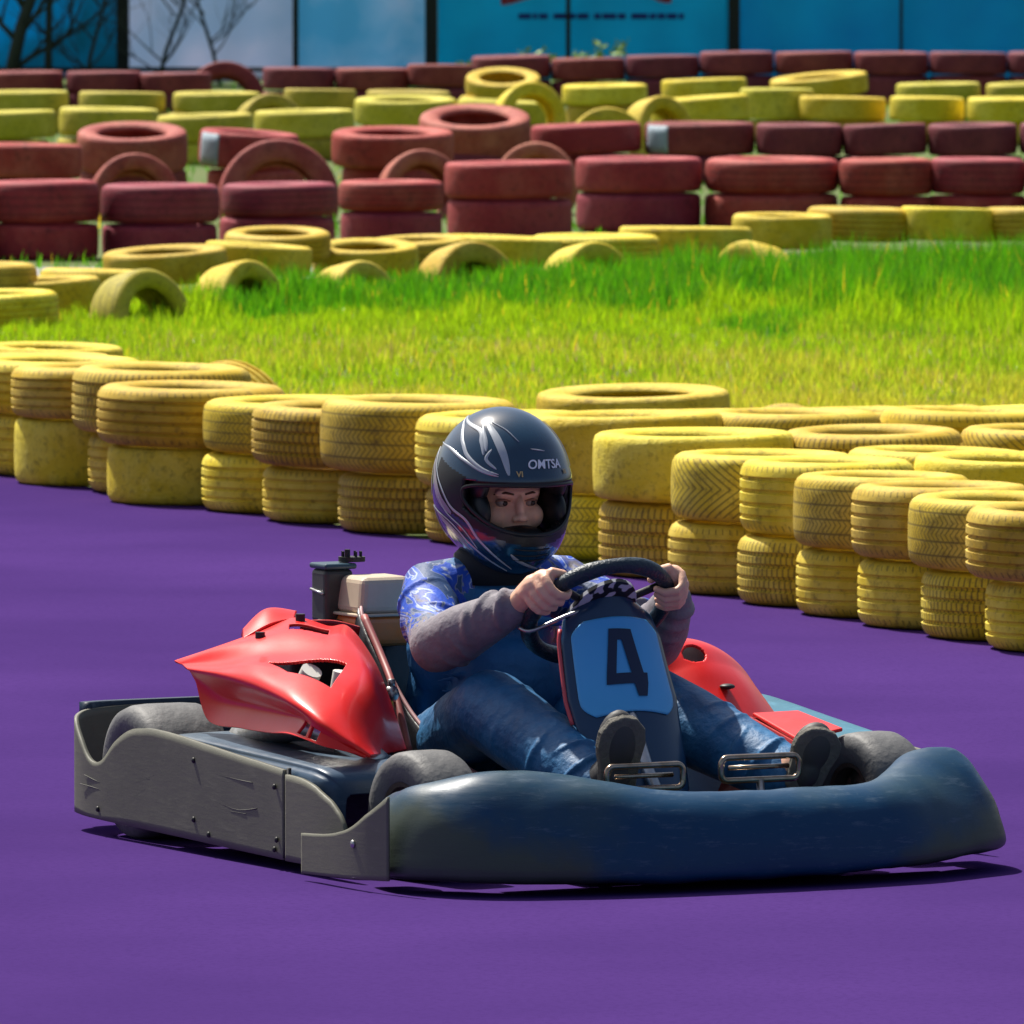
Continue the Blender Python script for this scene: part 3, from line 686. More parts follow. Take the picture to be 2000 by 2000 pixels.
# --- front bumper
st = [(.665, .60, .185, .035, .01), (.685, .70, .205, .03, .01), (.675, .80, .225, .03, .02), (.60, .905, .238, .03, .035), (.48, .965, .240, .028, .045), (.33, 1.0, .222, .025, .035), (.18, 1.018, .198, .022, .02), (0, 1.022, .192, .022, .015),
      (-.18, 1.015, .192, .025, .015), (-.32, 1.0, .194, .03, .02), (-.43, .97, .212, .033, .045), (-.54, .925, .238, .04, .075), (-.625, .865, .246, .042, .065), (-.665, .77, .240, .045, .060), (-.665, .64, .220, .05, .05)]
prof = [(.035, 0.), (.012, .03), (.0, .10), (.0, .30), (.004, .50), (.015, .70), (.032, .86), (.058, .965), (.085, 1.0), (.115, .985), (.135, .92), (.14, .75), (.14, .3), (.13, .04), (.10, 0.)]
rows = []
for i, (x, y, zt, zb, lean) in enumerate(st):
    p0 = Vector(st[max(i - 1, 0)][:2]); p1 = Vector(st[min(i + 1, len(st) - 1)][:2]); t = (p1 - p0).normalized(); nrm = Vector((t.y, -t.x))
    if nrm.dot(Vector((x, y - .55))) < 0: nrm = -nrm
    sc = 1.0 if 1 < i < len(st) - 2 else .55
    rows.append([(x - nrm.x * (o_ * sc + lean * f ** 1.3), y - nrm.y * (o_ * sc + lean * f ** 1.3), zb + (zt - zb) * f) for o_, f in prof])
nP = len(prof)
rr = [smooth_path(list(r_) + [r_[0]], 40)[:-1] for r_ in rows]
cols = [smooth_path([rr[i][j] for i in range(len(rr))], 90) for j in range(len(rr[0]))]
vs = [cols[j][i] for i in range(90) for j in range(len(cols))]; nn = len(cols)
fs = [(i * nn + j, i * nn + (j + 1) % nn, (i + 1) * nn + (j + 1) % nn, (i + 1) * nn + j) for i in range(89) for j in range(nn)] + [tuple(range(nn)), tuple(89 * nn + k for k in range(nn - 1, -1, -1))]
bo = obj('front_bumper', vs, fs, M_bump, kart)
me = bo.data; bm = bmesh.new(); bm.from_mesh(me); bmesh.ops.recalc_face_normals(bm, faces=bm.faces); bm.to_mesh(me); bm.free()
tx = bpy.data.textures.new('dents', 'CLOUDS'); tx.noise_scale = .14
md = bo.modifiers.new('d', 'DISPLACE'); md.texture = tx; md.strength = .012; md.mid_level = .5; md.texture_coords = 'LOCAL'

# --- bracket flange beside the front bumper
def sheet(name, outline, x, th, m, parent, curve=None, bev=.0015, extra=None):
    """outline in (y, z); a flat plate of real thickness standing at x"""
    pts = [tuple(p) for p in outline]; n_ = len(pts)
    f = curve or (lambda y, z: x)
    vs = [(f(y, z), y, z) for y, z in pts] + [(f(y, z) - th, y, z) for y, z in pts]
    fs = [tuple(range(n_)), tuple(range(2 * n_ - 1, n_ - 1, -1))] + [(i, i + n_, (i + 1) % n_ + n_, (i + 1) % n_) for i in range(n_)]
    o = obj(name, vs, fs, m, parent, smooth=False)
    b = bmesh.new(); b.from_mesh(o.data); bmesh.ops.recalc_face_normals(b, faces=b.faces); b.to_mesh(o.data); b.free()
    return o
def strip(name, top, bottom, xy, th, m, parent, n_=80, nz=14):
    """vertical sheet bent in plan; top(t), bottom(t) heights, xy(t) plan position"""
    vs = []; fs = []
    for i in range(n_):
        t = i / (n_ - 1); x, y = xy(t); a, b = top(t), bottom(t)
        for j in range(nz): vs.append((x, y, b + (a - b) * j / (nz - 1)))
    for i in range(n_ - 1):
        for j in range(nz - 1): fs.append((i * nz + j, (i + 1) * nz + j, (i + 1) * nz + j + 1, i * nz + j + 1))
    return obj(name, vs, fs, m, parent, solid=th, solid_off=0, sharp=50)
def interp(tab):
    xs_ = [p[0] for p in tab]; ys_ = [np.array(p[1:], float) for p in tab]
    def f(t):
        i = max(k for k in range(len(xs_)) if xs_[k] <= t) if t > xs_[0] else 0
        if i >= len(xs_) - 1: return ys_[-1]
        f_ = (t - xs_[i]) / (xs_[i + 1] - xs_[i]); p0 = ys_[max(i - 1, 0)]; p1 = ys_[i]; p2 = ys_[i + 1]; p3 = ys_[min(i + 2, len(ys_) - 1)]
        return .5 * ((2 * p1) + (p2 - p0) * f_ + (2 * p0 - 5 * p1 + 4 * p2 - p3) * f_ ** 2 + (3 * p1 - p0 - 3 * p2 + p3) * f_ ** 3)
    return f
fl = strip('bumper_flange', lambda t: float(interp([(0, .098), (.30, .104), (.55, .118), (.78, .150), (1, .195)])(t)), lambda t: .018 + .012 * t,
      lambda t: interp([(0, .722, .432), (.5, .722, .60), (.8, .715, .70), (1, .700, .77)])(t), .006, M_plate, kart, 40)
MB().ell((.724, .66, .095), (.004, .008, .008)).build('rivet', M_steel, fl)
# --- side plate (rear piece wraps into the rear bumper) and front piece
xy1 = interp([(0, .665, .236), (.25, .668, -.05), (.52, .668, -.42), (.66, .668, -.62), (.76, .66, -.74), (.83, .635, -.81), (.90, .56, -.85), (1, .42, -.865)])
tp1 = interp([(0, .206), (.12, .214), (.3, .230), (.45, .243), (.54, .238), (.60, .205), (.655, .162), (.70, .158), (.76, .200), (.80, .232), (.86, .248), (1, .255)])
bt1 = interp([(0, .026), (.4, .034), (.8, .042), (1, .06)])
sp = strip('side_plate', lambda t: float(tp1(t)[0]), lambda t: float(bt1(t)[0]), xy1, .009, M_plate, kart, 110)
for y, z in ((.205, .17), (.215, .065), (.205, .045), (-.17, .195), (-.17, .075), (-.63, .06), (-.10, .05)):
    MB().ell((.674, y, z), (.004, .006, .006), n=12, m=8).build('screw', M_screw, sp)
# long scratch marks in the plate
q = MB(); M_scr = mat('scratch', (.05, .05, .042), .7)
for pts in ([(-.70, .125), (-.60, .115), (-.50, .135), (-.38, .14)], [(-.72, .105), (-.62, .10), (-.52, .085)], [(-.55, .10), (-.46, .125), (-.36, .15)], [(-.36, .115), (-.22, .125), (-.08, .12), (.03, .11), (.12, .12)], [(-.40, .185), (-.2, .18), (.0, .172), (.10, .17)], [(-.48, .09), (-.40, .12)], [(.0, .105), (.07, .105)]):
    p = smooth_path([(.6722, y, z) for y, z in pts], 14); q.tube([(a_[0] - .0006, a_[1], a_[2]) for a_ in p], .0011, 5)
q.build('scratches', M_scr, sp)
xy2 = interp([(0, .668, .252), (.6, .668, .40), (1, .664, .515)])
tp2 = interp([(0, .198), (.3, .195), (.55, .182), (.75, .160), (.88, .135), (.96, .112), (1, .085)])
sp2 = strip('front_side_plate', lambda t: float(tp2(t)[0]), lambda t: .026 + .02 * max(0, t - .8), xy2, .009, M_plate, kart, 40)
MB().tube(smooth_path([(.665, .236, .03), (.662, .244, .12), (.66, .244, .21)], 5), .005, 8).build('seam_strip', M_blk, sp2)
# left side mirror of the plates, seen only as a sliver beyond the far wheel
sp3 = strip('side_plate', lambda t: .19 + .03 * math.sin(t * 3), lambda t: .04, lambda t: np.array((-.728, .50 - 1.20 * t)), .007, M_plate, kart, 40)
# --- rear bumper
q = strip('rear_bumper', lambda t: .262, lambda t: .07, interp([(0, .60, -.852), (.12, .5, -.876), (.5, 0, -.88), (.88, -.5, -.872), (1, -.62, -.845)]), .03, mat('rear_bumper_plastic', (.006, .022, .045), .45, bump=.2), kart, 50)
# --- side pods
def pod(sx, m, name='side_pod', y0=-.37, y1=.375, xc=.525, top=.238, drop=.018):
    rows = []
    for i, (y, s_) in enumerate(((y0, .0), (y0 + .012, .75), (y0 + .06, 1), (0, 1.0), (y1 - .10, .97), (y1 - .03, .86), (y1 - .004, .55), (y1, .0))):
        zt = top - drop * (y - y0) / (y1 - y0); zb = .05; hw = .135
        pr = [(-1, -1), (-1, .5), (-.93, .86), (-.75, 1), (.7, .985), (.88, .86), (.97, .55), (1, -1)]
        mid = (zt + zb) / 2; hh = (zt - zb) / 2
        rows.append([(sx * (xc + a * hw * (.55 + .45 * s_)), y, mid + b * hh * (.35 + .65 * s_)) for a, b in pr])
    vs, fs = grid(rows, 30, 60)
    o = obj(name, vs, fs, m, kart, sharp=60, solid=.004)
    return o
pod(1, M_pod); pod(-1, M_teal, y0=-.36, y1=.36, xc=.585, top=.278, drop=.065)

# --- red bodywork
c0 = [(0.6, -0.413, 0.376), (0.55, -0.342, 0.404), (0.47, -0.309, 0.434), (0.38, -0.309, 0.463), (0.33, -0.251, 0.448), (0.3, -0.219, 0.447), (0.3, -0.104, 0.385), (0.31, -0.007, 0.306), (0.32, 0.08, 0.221)]
c1 = [(0.6, -0.375, 0.371), (0.58, -0.254, 0.384), (0.55, -0.143, 0.401), (0.5, -0.074, 0.408), (0.46, -0.01, 0.412), (0.44, 0.046, 0.4), (0.43, 0.123, 0.362), (0.42, 0.162, 0.3), (0.4, 0.17, 0.225)]
c2 = [(0.61, -0.317, 0.365), (0.62, -0.158, 0.365), (0.625, 0.002, 0.36), (0.625, 0.12, 0.349), (0.625, 0.2, 0.336), (0.61, 0.273, 0.315), (0.59, 0.31, 0.292), (0.56, 0.336, 0.262), (0.52, 0.330, 0.236)]
c3 = [(0.6, -0.308, 0.343), (0.6, -0.25, 0.267), (0.605, -0.093, 0.263), (0.615, 0.06, 0.265), (0.62, 0.157, 0.270), (0.62, 0.25, 0.264), (0.61, 0.30, 0.255), (0.58, 0.33, 0.247), (0.54, 0.34, 0.235)]
rows = [[a, tuple((np.array(a) * .45 + np.array(b) * .55 + np.array((0, 0, .012 * (0 < i < 7))))), b, tuple(np.array(b) * .45 + np.array(c) * .55 + np.array((.004, .004, .010 * (1 < i < 7)))), c, tuple(np.array(c) * .5 + np.array(d) * .5 - np.array((.022 * (1 <= i <= 4), .0, 0))), d] for i, (a, b, c, d) in enumerate(zip(c0, c1, c2, c3))]
def hole(u, v):
    s = v * 8; t = u * 6
    if 2.45 < s < 5.1 and 2.05 + (5.1 - s) * .22 < t < 3.05 and t < 2.68 + (s - 2.45) * .5: return True       # big vent
    if 4.4 < s < 5.5 and 4.85 < t < 5.75 and not (4.85 < s < 5.0): return True                   # slots by the lower rim
    if 2.9 < s < 4.1 and .55 < t < .85 + .1 * (s - 2.9): return True                          # narrow slit at the top
    return False
vs, fs = grid(rows, 220, 280, hole)
cr = obj('right_body_panel', vs, fs, M_red, kart, solid=.006, solid_off=0)
for p in ((.545, .285, .272), (.60, .235, .315), (.385, -.27, .470), (.50, -.22, .440)):
    MB().tube([(p[0], p[1], p[2] - .012), (p[0], p[1], p[2] + .006)], .010, 12).build('bolt', M_screw, cr, sharp=40)
# raised lip at the top rear of the panel
vs, fs = grid([[(.50, -.30, .425), (.44, -.30, .452), (.38, -.31, .462)], [(.47, -.36, .44), (.41, -.375, .478), (.345, -.37, .472)], [(.44, -.43, .42), (.38, -.45, .458), (.31, -.44, .448)]], 20, 20)
obj('panel_lip', vs, fs, M_red, cr, solid=.006, solid_off=0)
vs, fs = grid([[(.36, -.32, .458), (.28, -.33, .455), (.22, -.33, .44)], [(.35, -.34, .40), (.28, -.35, .40), (.22, -.35, .39)]], 12, 8)
obj('panel_rear_edge', vs, fs, M_redd, cr, solid=.006, solid_off=0)
# things seen through the vents: exhaust and chassis bits
ex_ = MB().tube(smooth_path([(.50, -.30, .22), (.52, -.05, .27), (.50, .12, .27), (.46, .24, .20)], 16), .035, 16).build('exhaust_pipe', mat('exhaust_steel', (.6, .6, .58), .3, .9, bump=.2), kart)
MB().tube([(.44, -.1, .33), (.47, .06, .34), (.44, .16, .30)], .012, 10).build('hose', M_blk, ex_)
M_pale = mat('pale_casing', (.72, .70, .64), .4)
MB().tube([(.515, -.02, .315), (.505, .03, .385)], .022, 14).tube([(.47, .075, .33), (.465, .085, .385)], .018, 12).build('vent_cylinders', M_pale, ex_, sharp=40)
MB().tube([(.51, .02, .30), (.51, .06, .30)], .042, 18).build('clamp', M_steel, ex_)
# left panel
Lr = [[(-0.28, 0.006, 0.394), (-0.36, -0.007, 0.410), (-0.44, -0.042, 0.398), (-0.52, -0.076, 0.353), (-.57, -.10, .28)],
      [(-0.28, 0.052, 0.343), (-0.36, 0.063, 0.366), (-0.45, 0.021, 0.356), (-0.53, -0.025, 0.316), (-.58, -.04, .25)],
      [(-0.28, 0.122, 0.293), (-0.37, 0.113, 0.315), (-0.46, 0.071, 0.310), (-0.53, 0.033, 0.276), (-.57, .02, .24)],
      [(-0.29, 0.218, 0.235), (-0.38, 0.175, 0.252), (-0.46, 0.129, 0.25), (-0.51, 0.105, 0.230), (-.54, .09, .21)],
      [(-0.3, 0.30, 0.20), (-0.38, 0.232, 0.2), (-0.45, 0.17, 0.204), (-0.48, 0.149, 0.20), (-.50, .13, .19)]]
Lr = [[(x, y - .28, z) for x, y, z in [(-.26, .0, .36), (-.36, -.02, .37), (-.44, -.05, .36), (-.53, -.08, .32), (-.58, -.1, .25)]], [(x, y - .13, z + .004) for x, y, z in [(-.26, .0, .385), (-.36, -.007, .40), (-.44, -.045, .388), (-.53, -.08, .345), (-.58, -.1, .27)]]] + Lr
vs, fs = grid(Lr, 120, 160, lambda u, v: (((u - .26) / .085) ** 2 + ((v - .425) / .055) ** 2) < 1)
cl = obj('left_body_panel', vs, fs, M_red, kart, solid=.006, solid_off=0)
MB().ell((-.40, .108, .326), (.016, .016, .006)).build('bolt', M_screw, cl)
MB().tube([(-.34, -.02, .30), (-.34, -.02, .36)], .022, 14).build('breather', mat('white_plastic', (.7, .68, .62), .4), cl)
# red box by the far foot
rb = MB().add([(-.355, .30, .288), (-.445, .33, .292), (-.455, .50, .268), (-.35, .50, .250)] + [(-.355, .30, .280), (-.445, .33, .284), (-.455, .50, .260), (-.35, .50, .242)],
       [(0, 1, 2, 3), (7, 6, 5, 4), (0, 4, 5, 1), (1, 5, 6, 2), (2, 6, 7, 3), (3, 7, 4, 0)]).build('red_heel_guard', M_red, kart, smooth=False, bevel=.003)
MB().add([(-.352, .30, .280), (-.352, .50, .242), (-.30, .42, .12), (-.30, .26, .12), (-.346, .30, .280), (-.346, .50, .242), (-.294, .42, .12), (-.294, .26, .12)],
         [(0, 1, 2, 3), (7, 6, 5, 4), (0, 4, 5, 1), (1, 5, 6, 2), (2, 6, 7, 3), (3, 7, 4, 0)]).build('guard_side', M_redd, rb, smooth=False)
MB().add([(-.44, .33, .28), (-.35, .31, .278), (-.34, .30, .10), (-.44, .32, .10), (-.44, .336, .28), (-.35, .316, .278), (-.34, .306, .10), (-.44, .326, .10)],
         [(0, 1, 2, 3), (7, 6, 5, 4), (0, 4, 5, 1), (1, 5, 6, 2), (2, 6, 7, 3), (3, 7, 4, 0)]).build('guard_back', M_redd, rb, smooth=False)

# --- seat
prs = []
for y, z, hw, hz in ((.12, .10, .17, .06), (.0, .08, .19, .12), (-.15, .075, .20, .20), (-.28, .12, .205, .26), (-.36, .22, .20, .22), (-.40, .33, .19, .14), (-.43, .42, .165, .06)):
    prs.append([(hw, y + .02, z + hz), (hw * 1.0, y, z + hz * .5), (hw * .85, y - .02, z + .03), (hw * .4, y - .03, z), (0, y - .03, z - .005), (-hw * .4, y - .03, z), (-hw * .85, y - .02, z + .03), (-hw, y, z + hz * .5), (-hw, y + .02, z + hz)])
vs, fs = grid(prs, 40, 40)
se = obj('seat', vs, fs, mat('seat_shell', (.012, .013, .018), .4, bump=.15), kart, solid=.010)
M_edge = mat('seat_edge_trim', (.42, .22, .22), .5)
for sgn in (1, -1):
    pth = smooth_path([(sgn * p[0][0] * 1.01, p[0][1], p[0][2] + .003) for p in prs], 40); MB().tube(pth, .0045, 8, round_caps=True).build('edge_trim', M_edge, se)
# red seat stay beside the seat, with its tensioner
ss = MB().tube(smooth_path([(.205, -.34, .46), (.215, -.24, .385), (.235, -.14, .32), (.26, -.02, .20)], 16), .008, 10).build('seat_stay', mat('faded_red_paint', (.30, .07, .065), .5), kart)
q = MB(); q.ell((.262, -.10, .320), (.016, .016, .018)); q.tube([(.262, -.10, .335), (.262, -.10, .35)], .008, 8); q.build('stay_bolt', M_steel, ss)
MB().tube(smooth_path([(.285, -.06, .24), (.27, -.09, .29), (.262, -.10, .32)], 8), .007, 8).build('brass_rod', mat('brass', (.5, .33, .08), .35, .9), ss)
MB().tube(smooth_path([(.30, -.05, .20), (.31, -.10, .27), (.275, -.14, .33), (.25, -.12, .30)], 12), .009, 8).build('red_cable', M_red, ss)

# --- engine behind the seat
eng = MB().box((.235, -.52, .27), (.22, .26, .24)).box((.23, -.52, .14), (.26, .30, .05)).build('engine', mat('engine_black', (.015, .016, .018), .5, .3, bump=.2), kart, smooth=False, bevel=.012)
for k in range(6): MB().box((.235, -.52, .20 + k * .022), (.24, .28, .006)).build('cooling_fin', M_steel, eng, smooth=False)
ab = MB().box((.190, -.52, .492), (.066, .070, .112)).build('air_box', mat('air_box_plastic', (.03, .035, .035), .45, var=(.06, .07, .06), var_scale=20), eng, smooth=False, bevel=.010)
MB().box((.188, -.52, .554), (.074, .078, .012)).build('air_box_lid', mat('lid_plastic', (.03, .07, .10), .35), ab, smooth=False, bevel=.005)
q = MB(); q.tube([(.150, -.51, .562), (.150, -.51, .572)], .028, 18)
for k in range(8):
    a = k * .785; q.tube([(.150 + .020 * math.cos(a), -.51 + .020 * math.sin(a), .572), (.150 + .020 * math.cos(a), -.51 + .020 * math.sin(a), .583)], .003, 6)
q.tube([(.165, -.50, .570), (.165, -.50, .588)], .006, 10); q.build('wing_nut', M_screw, ab, sharp=40)
MB().tube([(.225, -.55, .505), (.225, -.49, .498)], .003, 6).build('clip', M_steel, ab)
tk = MB()
def rbox(q, c, d, top=.8, n_=4):
    x, y, z = c; a, b_2, h = d
    q.add([(x - a, y - b_2, z - h), (x + a, y - b_2, z - h), (x + a, y + b_2, z - h), (x - a, y + b_2, z - h), (x - a * top, y - b_2 * top, z + h), (x + a * top, y - b_2 * top, z + h), (x + a * top, y + b_2 * top, z + h), (x - a * top, y + b_2 * top, z + h)],
          [(3, 2, 1, 0), (4, 5, 6, 7), (0, 1, 5, 4), (1, 2, 6, 5), (2, 3, 7, 6), (3, 0, 4, 7)]); return q
tank = rbox(MB(), (.130, -.44, .425), (.062, .06, .032), 1.1).build('fuel_tank', M_orange, eng, smooth=False, bevel=.014)
rbox(MB(), (.130, -.44, .499), (.066, .064, .038), .84).build('tank_cover', M_cream, tank, smooth=False, bevel=.014)
MB().box((.130, -.44, .459), (.150, .142, .006)).build('tank_rim', M_cream, tank, smooth=False, bevel=.002)
MB().box((.195, -.49, .41), (.07, .07, .07)).build('carburettor', M_blk, eng, smooth=False, bevel=.008)
MB().tube(smooth_path([(.20, -.40, .40), (.19, -.36, .415), (.18, -.38, .43)], 8), .005, 8).build('fuel_tap', M_steel, tank)

# --- front panel with number plate
def pan(u, v, off=0):
    y = .372 + .125 * v + .05 * v * v; z = .545 - .395 * v
    ctr = 0.0
    hw = float(np.interp(v, [0, .06, .18, .5, .8, 1], [.070, .098, .112, .122, .112, .100]))
    cy = .035 * abs(u) ** 2.4
    n_ = Vector((.30 * u, .93, .33)).normalized()
    arch = -.012 * u * u * (1 - v) * 2
    p = Vector((ctr + hw * u, y - cy, z + arch)); return p + n_ * off
vs = []; nu, nv = 41, 61
us = np.linspace(-1, 1, nu); 
for j in range(nv):
    for u in us: vs.append(pan(u, j / (nv - 1)))
for j in range(nv):      # side skirts folding back
    pass
fs = [(j * nu + i, j * nu + i + 1, (j + 1) * nu + i + 1, (j + 1) * nu + i) for j in range(nv - 1) for i in range(nu - 1)]
pn = obj('front_panel', vs, fs, M_navyp, kart, solid=.006)
def patch(u0, u1, v0, v1, off, rad, n1=40, n2=40):
    """rounded patch in panel space"""
    vs = []; fs = []
    for j in range(n2):
        for i in range(n1):
            a = i / (n1 - 1) * 2 - 1; b = j / (n2 - 1) * 2 - 1
            ex__ = 1 - rad * max(0, (abs(b) - .7) / .3) ** 2.2
            u = (u0 + u1) / 2 + (u1 - u0) / 2 * a * ex__; vv = (v0 + v1) / 2 + (v1 - v0) / 2 * b
            vv += .018 * math.cos(a * 1.57) * (1 if b > 0 else 0) * b * -1
            vs.append(pan(u, vv, off))
    for j in range(n2 - 1):
        for i in range(n1 - 1): fs.append((j * n1 + i, j * n1 + i + 1, (j + 1) * n1 + i + 1, (j + 1) * n1 + i))
    return vs, fs
vs, fs = patch(-.86, .86, .115, .60, .003, .22); pl = obj('number_plate', vs, fs, M_sky, pn, solid=.002)
# the figure 4, strokes as drawn on the plate (plate pixels of the photo -> panel space)
def pp(zx, zy):
    px = (740 + zx * .3313) * .966; py = (760 + zy * .3313) * .966
    v = (py - 1128) / 358.; y = .372 + .125 * v + .05 * v * v
    ctr = 1156 + 68 * v * 1.0; hw = float(np.interp(v, [0, .06, .18, .5, .8, 1], [.070, .098, .112, .122, .112, .100]))
    return (ctr - px) / (865 * hw), v
def quadstroke(q, a, b, c, d, off=.0058, n_=12):
    A, B, C_, D_ = (np.array(pp(*p)) for p in (a, b, c, d)); vs = []
    for j in range(n_):
        for i in range(n_):
            s_, t_ = i / (n_ - 1), j / (n_ - 1); p = (A * (1 - s_) + B * s_) * (1 - t_) + (D_ * (1 - s_) + C_ * s_) * t_; vs.append(pan(p[0], p[1], off))
    q.add(vs, [(j * n_ + i, j * n_ + i + 1, (j + 1) * n_ + i + 1, (j + 1) * n_ + i) for j in range(n_ - 1) for i in range(n_ - 1)])
q = MB()
quadstroke(q, (1348, 1425), (1480, 1432), (1500, 1492), (1348, 1488))            # top bar
quadstroke(q, (1348, 1488), (1400, 1489.5), (1396, 1673), (1342, 1673))            # left bar
quadstroke(q, (1342, 1673), (1486, 1673), (1504, 1732), (1342, 1732))            # cross bar
quadstroke(q, (1425, 1490), (1500, 1492), (1562, 1673), (1486, 1673))            # slanting stem
quadstroke(q, (1486, 1673), (1586, 1673), (1590, 1732), (1504, 1732))
quadstroke(q, (1504, 1732), (1590, 1732), (1582, 1802), (1528, 1802))
q.build('number_four', M_num, pl, smooth=False)
MB().tube([pan(1.03, v_, -.004) for v_ in np.linspace(.12, .62, 20)], .0045, 8).build('red_edge', mat('pink_edge', (.62, .08, .10), .4), pn)
MB().tube([(.03, .36, .47), (.03, .50, .12)], .012, 8).tube([(-.03, .36, .47), (-.03, .50, .12)], .012, 8).build('panel_stay', M_frame, pn)
q = MB(); q.tube(smooth_path([(.175, .30, .478), (.160, .325, .472), (.10, .35, .500), (.05, .36, .516)], 14), .0042, 8); q.ell((.05, .36, .516), (.008, .008, .008)); q.build('choke_lever', M_steel, kart)

# --- steering wheel
SC = Vector((.010, .325, .508)); TA = R(42); SB = Vector((0, math.cos(TA), math.sin(TA))); SX = Vector((1, 0, 0)); SN = SX.cross(SB)
RW = .146
def rim_pt(a, r=RW, o=0): return SC + SX * math.cos(a) * r + SB * math.sin(a) * r + SN * o
M_wheel = mat('steering_grip', (.010, .028, .045), .42, bump=.4, bump_scale=120)
sw = MB().tube([rim_pt(2 * math.pi * k / 72) for k in range(72)], [.0165 + .0012 * math.cos(k * 12) for k in range(72)], 16, closed=True).build('steering_wheel', M_wheel, kart)
q = MB()
for a in (R(35), R(145), R(270)): q.tube([rim_pt(a, .03), rim_pt(a, RW * .95)], .008, 10)
q.ell(tuple(SC), (.04, .04, .022), (TA, 0, 0)); q.build('spokes', M_blk, sw)
M_camo = mat('black_white_camo', (.012, .015, .02), .4); cc_ = ramp(M_camo, noise(M_camo, 26, 2, rough=.4), [(.50, (.012, .015, .02)), (.53, (.62, .66, .70))]); L(M_camo, cc_, N(M_camo)['Principled BSDF'].inputs['Base Color'])
hp = MB().lathe((0, 0, 0), [(.0, -.004), (.118, -.006), (.118, .002), (.0, .004)], 30, 'z').build('hub_disc', M_camo, sw, sharp=40)
hp.rotation_euler = (TA, 0, 0); hp.location = SC - SN * .004; hp.scale = (.62, .9, 1)
MB().tube([tuple(SC), (0, .52, .20), (0, .62, .10)], .014, 12).build('steering_column', M_steel, kart)

# --- pedals
def pedal(x0, x1, y, z0, z1):
    q = MB(); r = .014; pts = []
    for cx, cz, a0 in ((x1 - r, z1 - r, 0), (x0 + r, z1 - r, 90), (x0 + r, z0 + r, 180), (x1 - r, z0 + r, 270)):
        for k in range(6):
            a = R(a0 + k * 18); pts.append((cx + r * math.cos(a), y, cz + r * math.sin(a)))
    q.tube(pts, .0065, 10, closed=True)
    q.tube([(x0 + .02, y - .006, (z0 + z1) / 2 + .002), (x1 - .02, y - .006, (z0 + z1) / 2 + .002)], .005, 8)
    pd = q.build('pedal', M_chrome, kart); 
    MB().tube([((x0 + x1) / 2, y, z0), ((x0 + x1) / 2, y + .03, .05)], .008, 8).build('pedal_arm', M_steel, pd)
pedal(.015, .185, .700, .182, .228); pedal(-.245, -.070, .700, .190, .236)

# ============================================================ the driver
person = empty('person', KO, KR); prop(person, 'person in blue jacket, jeans and dark patterned full-face helmet, seated and steering the kart', 'person')
M_skin = mat('skin', (.86, .52, .34), .5, var=(.88, .48, .34), var_scale=18, bump=.08, bump_scale=160)
N(M_skin)['Principled BSDF'].inputs['Subsurface Weight'].default_value = .12; N(M_skin)['Principled BSDF'].inputs['Subsurface Radius'].default_value = (.01, .004, .002)
HC = Vector((0, -.12, .735)); HYAW, HPIT = R(0), R(-5)
HM = Matrix.Translation(HC) @ Matrix.Rotation(HYAW, 4, 'Z') @ Matrix.Rotation(HPIT, 4, 'X')
def HT(p): return HM @ Vector(p)
# face turned a little towards the inside of the turn; face frame: +y nose direction
FM = HM @ Matrix.Translation((0, .0, -.02)) @ Matrix.Rotation(R(-3), 4, 'Z')
def FT(p): return FM @ Vector(p)
q = MB()
def fell(c, r, rot=None):
    m = FM.to_3x3(); e = (m @ Euler(rot).to_matrix() if rot else m).to_euler(); q.ell(tuple(FT(c)), r, tuple(e), 24, 16)
fell((0, 0, .03), (.078, .086, .10)); fell((0, .015, -.035), (.068, .070, .072)); fell((0, .055, -.085), (.030, .030, .026))     # cranium, jaw, chin
fell((0, .076, .016), (.050, .013, .016)); fell((.038, .056, -.034), (.030, .028, .028)); fell((-.038, .056, -.034), (.030, .028, .028)); fell((0, .060, -.04), (.045, .030, .040))   # brow, cheeks
fell((0, .094, -.012), (.0085, .014, .026), (R(18), 0, 0)); fell((0, .106, -.031), (.0115, .011, .0095)); fell((.011, .099, -.034), (.007, .009, .007)); fell((-.011, .099, -.034), (.007, .009, .007))
fell((0, .087, -.056), (.021, .008, .0055)); fell((0, .086, -.066), (.018, .008, .006)); 
fell((.073, .0, -.01), (.008, .018, .028)); fell((-.073, .0, -.01), (.008, .018, .028))      # ears
q.tube([tuple(FT((0, -.02, -.06))), (0, -.14, .60), (0, -.17, .50)], [.05, .05, .055], 16, round_caps=True)
# torso, arms, legs under the clothes
SH = {1: Vector((.150, -.165, .515)), -1: Vector((-.165, -.150, .520))}
EL = {1: Vector((.245, .075, .430)), -1: Vector((-.235, .10, .420))}
WR = {1: Vector((.175, .285, .520)), -1: Vector((-.180, .295, .525))}
HIP = {1: Vector((.085, -.24, .165)), -1: Vector((-.085, -.24, .165))}
KN = {1: Vector((.175, .175, .305)), -1: Vector((-.185, .18, .300))}
AN = {1: Vector((.125, .545, .170)), -1: Vector((-.290, .545, .185))}
q.tube([(0, -.28, .16), (0, -.25, .30), (0, -.19, .44), (0, -.165, .51)], [.11, .105, .11, .08], 18, round_caps=True)
for s_ in (1, -1):
    q.tube([SH[s_], EL[s_]], [.042, .034], 14, round_caps=True); q.tube([EL[s_], WR[s_]], [.034, .022], 14, round_caps=True)
    q.tube([SH[s_], (0, -.17, .50)], [.045, .06], 14, round_caps=True)
    q.tube([HIP[s_], KN[s_]], [.062, .045], 14, round_caps=True); q.tube([KN[s_], AN[s_]], [.046, .030], 14, round_caps=True); q.tube([AN[s_], AN[s_] + Vector((0, .05, .02))], [.03, .03], 12, round_caps=True)
